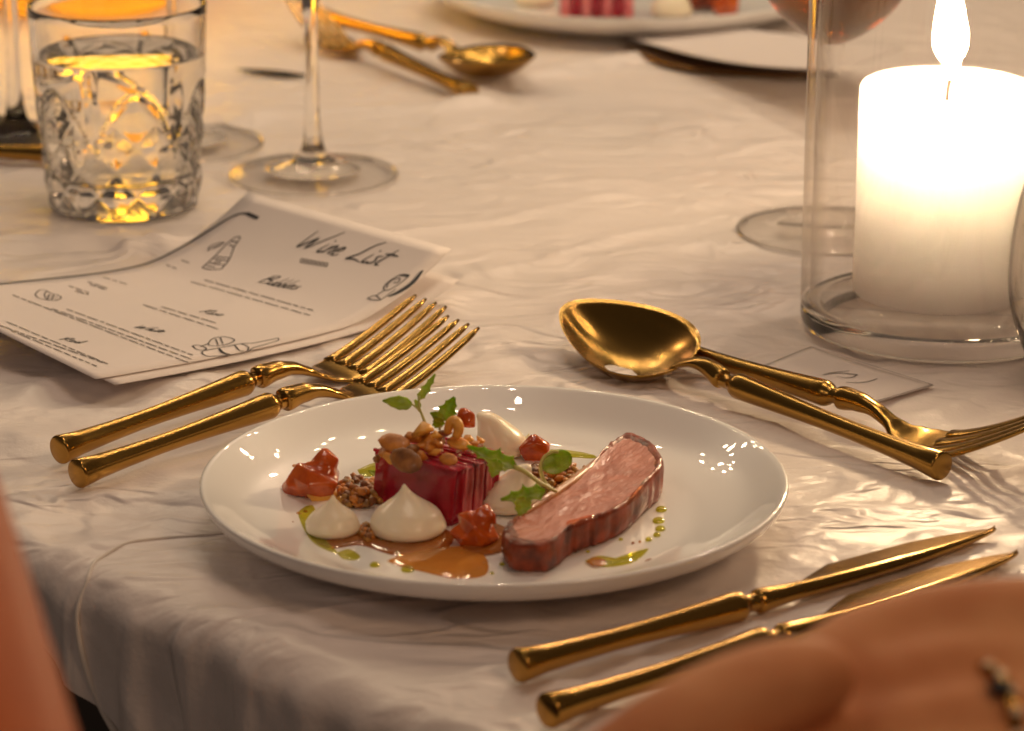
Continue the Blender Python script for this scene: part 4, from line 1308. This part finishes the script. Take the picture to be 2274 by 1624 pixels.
def stem_mesh(parent, pts, r=.0005):
    pts = catmull(pts, 6)
    v, f = tube_data(pts, [r * (1.15 - .4 * i / len(pts)) for i in range(len(pts))], 8)
    return mesh('stem', v, f, 'stem', parent)
B0 = at(944, 948, .034); Z0 = depth(B0)
sp = thing('microgreen_sprig', 'upright green sprig standing in the nut heap', 'herb')
R_ = lambda x, y, dz=0: ray(x, y, Z0 + dz)
stem_mesh(sp, [R_(948, 950), R_(938, 925), R_(930, 902), R_(931, 880)])
stem_mesh(sp, [R_(936, 918), R_(924, 905), R_(912, 896)], .0004)
leaf_mesh(sp, R_(914, 899), R_(849, 891, -.004), (.1, -.75, .65), .0062, .12, .12, 'leaf')
leaf_mesh(sp, R_(929, 890), R_(966, 833, .003), (-.5, -.8, .3), .0052, .5, .12, 'leaf_light')
leaf_mesh(sp, R_(932, 905), R_(921, 888), (.2, -.9, .3), .0024, .1, .1, 'leaf_light')
sp2 = thing('microgreen_sprig', 'dark lobed green leaf standing beside the orange cube on the nuts', 'herb')
stem_mesh(sp2, [R_(975, 955), R_(980, 940), R_(984, 928)], .0004)
leaf_mesh(sp2, R_(982, 936), R_(1010, 884, .002), (-.3, -.85, .4), .0086, .35, .15, 'leaf')
leaf_mesh(sp2, R_(984, 932), R_(955, 918, -.003), (.1, -.8, .55), .0050, .3, .15, 'leaf')
leaf_mesh(sp2, R_(978, 948), R_(966, 925, -.003), (-.1, -.9, .4), .0056, .3, .1, 'leaf')
B1 = at(1110, 1050, .024); Z0 = depth(B1) - .006
sp3 = thing('microgreen_leaf', 'broad lobed green leaf draped over the striped corner of the beetroot', 'herb')
leaf_mesh(sp3, R_(1146, 1040), R_(1040, 996, .004), (.15, -.6, .8), .0112, .55, .14, 'leaf', 26)
leaf_mesh(sp3, R_(1105, 1022, -.001), R_(1092, 1060, -.004), (.1, -.8, .6), .0070, .3, .14, 'leaf')
stem_mesh(sp3, [R_(1140, 1036), R_(1165, 1048), R_(1195, 1070), R_(1235, 1092, .004)], .0009)
B2 = at(1235, 1060, .012); Z0 = depth(B2)
sp4 = thing('microgreen_leaf', 'round green leaf on a curled pale stem by the crumble', 'herb')
leaf_mesh(sp4, R_(1204, 1042), R_(1268, 1012, .002), (.05, -.7, .7), .0098, 0, .10, 'leaf', 18, True)
stem_mesh(sp4, [R_(1240, 1100), R_(1212, 1075), R_(1200, 1045), R_(1206, 1018), R_(1226, 1004), R_(1240, 1004)], .0008)
stem_mesh(sp4, [R_(1175, 1085), R_(1195, 1078), R_(1212, 1072)], .0007)
B3 = at(1165, 1140, .016); Z0 = depth(B3)
sp5 = thing('microgreen_leaf', 'bright green lobed leaf resting against the back of the meat', 'herb')
leaf_mesh(sp5, R_(1210, 1092, .003), R_(1114, 1112), (.1, -.65, .75), .0100, .55, .14, 'leaf', 24)
leaf_mesh(sp5, R_(1165, 1105), R_(1152, 1146, -.003), (.1, -.8, .6), .0078, .3, .14, 'leaf')
sp6 = thing('microgreen_leaf', 'tiny green leaf lying in oil beside the beetroot', 'herb')
Z0 = depth(at(828, 1052, .006))
leaf_mesh(sp6, R_(842, 1055), R_(818, 1046), (0, -.5, .85), .0030, .2, .1, 'leaf')

# ------------------------------------------------------------------ food on the far plate
def far(px): return at(px[0], px[1], .006)
def cream_far(label, px, w_, top): return cream_peak(label, px, w_, top, (.1, 0), px[0] * .1, z=.0052)
cream_far('blurred pale cream dab next to the pink striped beetroot block', (1190, 8), 90, -50)
cream_far('blurred rounded cream dollop between striped beetroot and dark meat', (1490, 32), 92, -35)
fb = at(1325, 40, .0052)
fblk = thing('beetroot_block', 'blurred pink striped beetroot block on the partly hidden plate', 'beetroot', (fb.x, fb.y, .005))
for k in range(7):
    bm = bmesh.new(); bmesh.ops.create_cube(bm, size=1)
    for vv in bm.verts: vv.co = Vector((vv.co.x * .0066 + (k - 3) * .0069, vv.co.y * .03 + .018, (vv.co.z + .5) * .024))
    bmesh.ops.bevel(bm, geom=bm.edges[:], offset=.0008, segments=2, affect='EDGES')
    me = bpy.data.meshes.new('beet_layer'); bm.to_mesh(me); bm.free()
    link('beet_layer', me, 'beet_pale' if k % 2 == 0 else 'beet', fblk)
b = far((1572, 22)); v, f = blob_data((.022, .014, .010), 4, .15, 1.2, 3)
tag(mesh('meat_slice', [(x, y, max(z, -.003)) for x, y, z in v], f, 'crust', None, b + Vector((0, .012, .004))), 'blurred dark meat slice on the partly hidden plate', 'meat')
b = far((1612, 30)); v, f = blob_data((.008, .007, .009), 6, .25, 1.5, 3)
tag(mesh('fruit_piece', v, f, 'apricot', None, b + Vector((0, 0, .005))), 'blurred orange fruit piece beside the blurred dark meat slice', 'fruit')

# ------------------------------------------------------------------ other far things
# curled sheet at the far setting and the dark lens-shaped wedge under it
A_, B_, C4, D_ = at(1395, 96, .004), at(1880, 168, .036), at(2010, 118, .020), at(1560, 66, .004)
def far_sheet(u, v, lift=0.0):
    p = A_.lerp(B_, u / .2).lerp(D_.lerp(C4, u / .2), v / .14)
    p.z += lift + .006 * math.sin(math.pi * u / .2) * (1 - v / .14) * -1 + .0035
    return p
tag(sheet('curled_sheet', None, far_sheet, .2, .14, 16, 10), 'blurred white sheet curling up behind the amber pink wine glass', 'menu')
def lens(name, label, cat, a, b, half, thick, material, z=.002, bulge=0.0):
    a, b = at(*a, z), at(*b, z)
    d = b - a; L_ = d.length; d.normalize(); s = Vector((-d.y, d.x, 0))
    st_ = []
    V, F = [], []
    N_, M_ = 28, 12
    for i in range(N_ + 1):
        t = i / N_
        w_ = half * math.sin(math.pi * min(.995, max(.005, t))) ** .8; th = thick * math.sin(math.pi * min(.99, max(.01, t))) ** .5
        for k in range(M_):
            an = 2 * math.pi * k / M_
            V.append(d * (L_ * t) + s * (w_ * math.cos(an) + bulge * math.sin(math.pi * t)) + Vector((0, 0, th * math.sin(an) + thick)))
    for i in range(N_):
        for k in range(M_):
            k2 = (k + 1) % M_
            F.append((i * M_ + k, (i + 1) * M_ + k, (i + 1) * M_ + k2, i * M_ + k2))
    F.append(tuple(range(M_))); F.append(tuple(range(N_ * M_, (N_ + 1) * M_))[::-1])
    return tag(mesh(name, V, F, material, None, a - Vector((0, 0, z))), label, cat)
lens('dark_wedge', 'broad dark bronze wedge under the curled blank sheet', 'knife', (1385, 103), (1860, 172), .022, .0028, 'bronze', bulge=-.016)
lens('dark_sliver', 'slender dark sliver behind the empty wine glass stem', 'knife', (524, 152), (700, 168), .0042, .0014, 'dark_steel')  # thin dark lens shape, pointed at both ends
lens('folded_napkin', 'black folded napkin beside the cut crystal tumbler', 'napkin', (-190, 262), (150, 338), .032, .004, 'dark_napkin')
p, a, d = span((150, 347), .006, (-160, 322), .006)
make_knife('table_knife', 'gold knife handle showing beneath the black folded napkin', None, loc=p, rotz=a)

# ------------------------------------------------------------------ people: only arms and hands reach the picture
def capsule_chain(pts, radii, seg=18):
    P_ = catmull(pts, 6)
    n_ = len(P_)
    rs = np.interp(np.linspace(0, 1, n_), np.linspace(0, 1, len(radii)), radii)
    parts = [tube_data(P_, list(rs), seg)]
    for q, r in ((P_[0], rs[0]), (P_[-1], rs[-1])):
        parts.append(moved(blob_data((r, r, r), 1, 0, 1, 3), q))
    for q, r in zip(P_[6:-6:6], rs[6:-6:6]):
        parts.append(moved(blob_data((r, r, r), 1, 0, 1, 2), q))
    return parts
def body(name, label, parts, material, voxel=.0022, it=6):
    v, f = join(parts)
    o = mesh(name, v, f, material)
    m = o.modifiers.new('fuse', 'REMESH'); m.mode = 'VOXEL'; m.voxel_size = voxel; m.use_smooth_shade = True
    m = o.modifiers.new('soft', 'SMOOTH'); m.iterations = it; m.factor = .5
    return tag(o, label, 'person')
HZ = .84                       # how near the hands are held
ray0 = ray
def ray(px, py, Z): return ray0(px, py, Z * HZ)
_cc = capsule_chain
def capsule_chain(pts, radii, seg=18): return _cc(pts, [r * HZ for r in radii], seg)
H = []
# the nearer hand: thumb pointing right across the other hand, fingers below it
H += capsule_chain([ray(1290, 1850, .87), ray(1440, 1690, .865), ray(1600, 1580, .868), ray(1735, 1525, .872), ray(1815, 1505, .875)], [.020, .0165, .0150, .0142, .0118])
H += capsule_chain([ray(1330, 1960, .86), ray(1560, 1800, .85), ray(1760, 1760, .85), ray(1900, 1790, .86)], [.014, .0105, .0100, .0085])
H += capsule_chain([ray(1330, 2080, .86), ray(1560, 1940, .85), ray(1780, 1900, .85), ray(1920, 1940, .86)], [.014, .0105, .0100, .0085])
H += capsule_chain([ray(1200, 1950, .88), ray(1240, 2060, .88), ray(1200, 2250, .88)], [.034, .038, .033])
H += capsule_chain([ray(1200, 2250, .88), ray(1150, 2700, .84), ray(1000, 3300, .80)], [.030, .034, .042])
# the farther hand, its fingers curled beneath that thumb
H += capsule_chain([ray(2420, 1395, .94), ray(2230, 1375, .93), ray(2050, 1392, .925), ray(1900, 1432, .915), ray(1820, 1480, .905)], [.0150, .0130, .0124, .0114, .0100])
H += capsule_chain([ray(2420, 1500, .932), ray(2220, 1486, .918), ray(2060, 1500, .908), ray(1930, 1530, .90)], [.0150, .0128, .0122, .0104])
H += capsule_chain([ray(2420, 1612, .92), ray(2225, 1600, .902), ray(2080, 1608, .892), ray(1950, 1630, .885)], [.0148, .0124, .0118, .0100])
H += capsule_chain([ray(2420, 1725, .905), ray(2250, 1715, .888), ray(2100, 1720, .878), ray(2000, 1735, .872)], [.0138, .0112, .0104, .0090])
for q0_, q1_, rr_ in (((2400, 1440, .945), (1960, 1470, .92), .0135), ((2400, 1560, .93), (2000, 1570, .905), .0130), ((1480, 1700, .882), (1890, 1470, .912), .0135), ((2400, 1670, .915), (1980, 1690, .89), .0125), ((1480, 1780, .875), (1960, 1640, .895), .0150), ((1700, 1640, .89), (1960, 1560, .91), .0150)):
    H += capsule_chain([ray(*q0_), ray(*q0_).lerp(ray(*q1_), .5), ray(*q1_)], [rr_, rr_, rr_])
H += capsule_chain([ray(2480, 1450, .95), ray(2560, 1600, .95), ray(2500, 1740, .93)], [.024, .034, .026])
H += capsule_chain([ray(2580, 1600, .95), ray(2850, 1750, .92), ray(3300, 2000, .88)], [.030, .028, .038])
H += [moved(blob_data((.028, .017, .025), 1, .05, 1, 3), ray(2180, 1600, .945)), moved(blob_data((.025, .0135, .022), 2, .05, 1, 3), ray(1960, 1640, .925)), moved(blob_data((.022, .0135, .0185), 3, .05, 1, 3), ray(1700, 1700, .905))]
hands = body('person', "guest's clasped bare hands at the table edge wearing a ring", H, 'skin', .0018, 30)
# ring around the second finger of the farther hand
rc = ray(2180, 1602, .900); axd = (ray(2080, 1608, .892) - ray(2330, 1606, .912)).normalized()
ring = thing('ring', 'gold ring set with pale beads and a dark stone on a finger', 'ring', rc)
u_ = Vector((0, 0, 1)); u_ = (u_ - axd * u_.dot(axd)).normalized(); s_ = axd.cross(u_)
rp = [(u_ * math.cos(q) + s_ * math.sin(q)) * .0150 * HZ for q in np.linspace(0, 2 * math.pi, 41)]
v, f = tube_data(rp, .0019, 10, False); band = mesh('band', v, f, 'gold', ring)
bead = None
for k in range(16):
    q = 2 * math.pi * k / 16 + .15
    ppos = (u_ * math.cos(q) + s_ * math.sin(q)) * .0158 * HZ
    if bead is None:
        v, f = blob_data((.0017, .0017, .0017), 1, 0, 1, 2); bead = mesh('bead', v, f, 'pearl', band, ppos)
    else:
        o = bead.copy(); COL.objects.link(o); o.parent = band; o.location = ppos
tow = (CAMP - rc); tow = (tow - axd * tow.dot(axd)).normalized()
v, f = blob_data((.0028, .0024, .0020), 2, .05, 1, 3)
mesh('stone', v, f, 'onyx', ring, (u_ * .75 + tow * .66)    .normalized() * .0158 * HZ + axd * .003)

ray = ray0; capsule_chain = _cc
Lm = capsule_chain([ray(-420, 700, .80), ray(-395, 960, .76), ray(-350, 1200, .72), ray(-300, 1480, .69), ray(-240, 1800, .66), ray(-150, 2300, .62)], [.030, .0345, .0385, .0405, .0420, .0440])
body('person', 'out-of-focus orange-toned bare arm beside the hanging tablecloth edge', Lm, 'skin_ruddy', .004, 4)
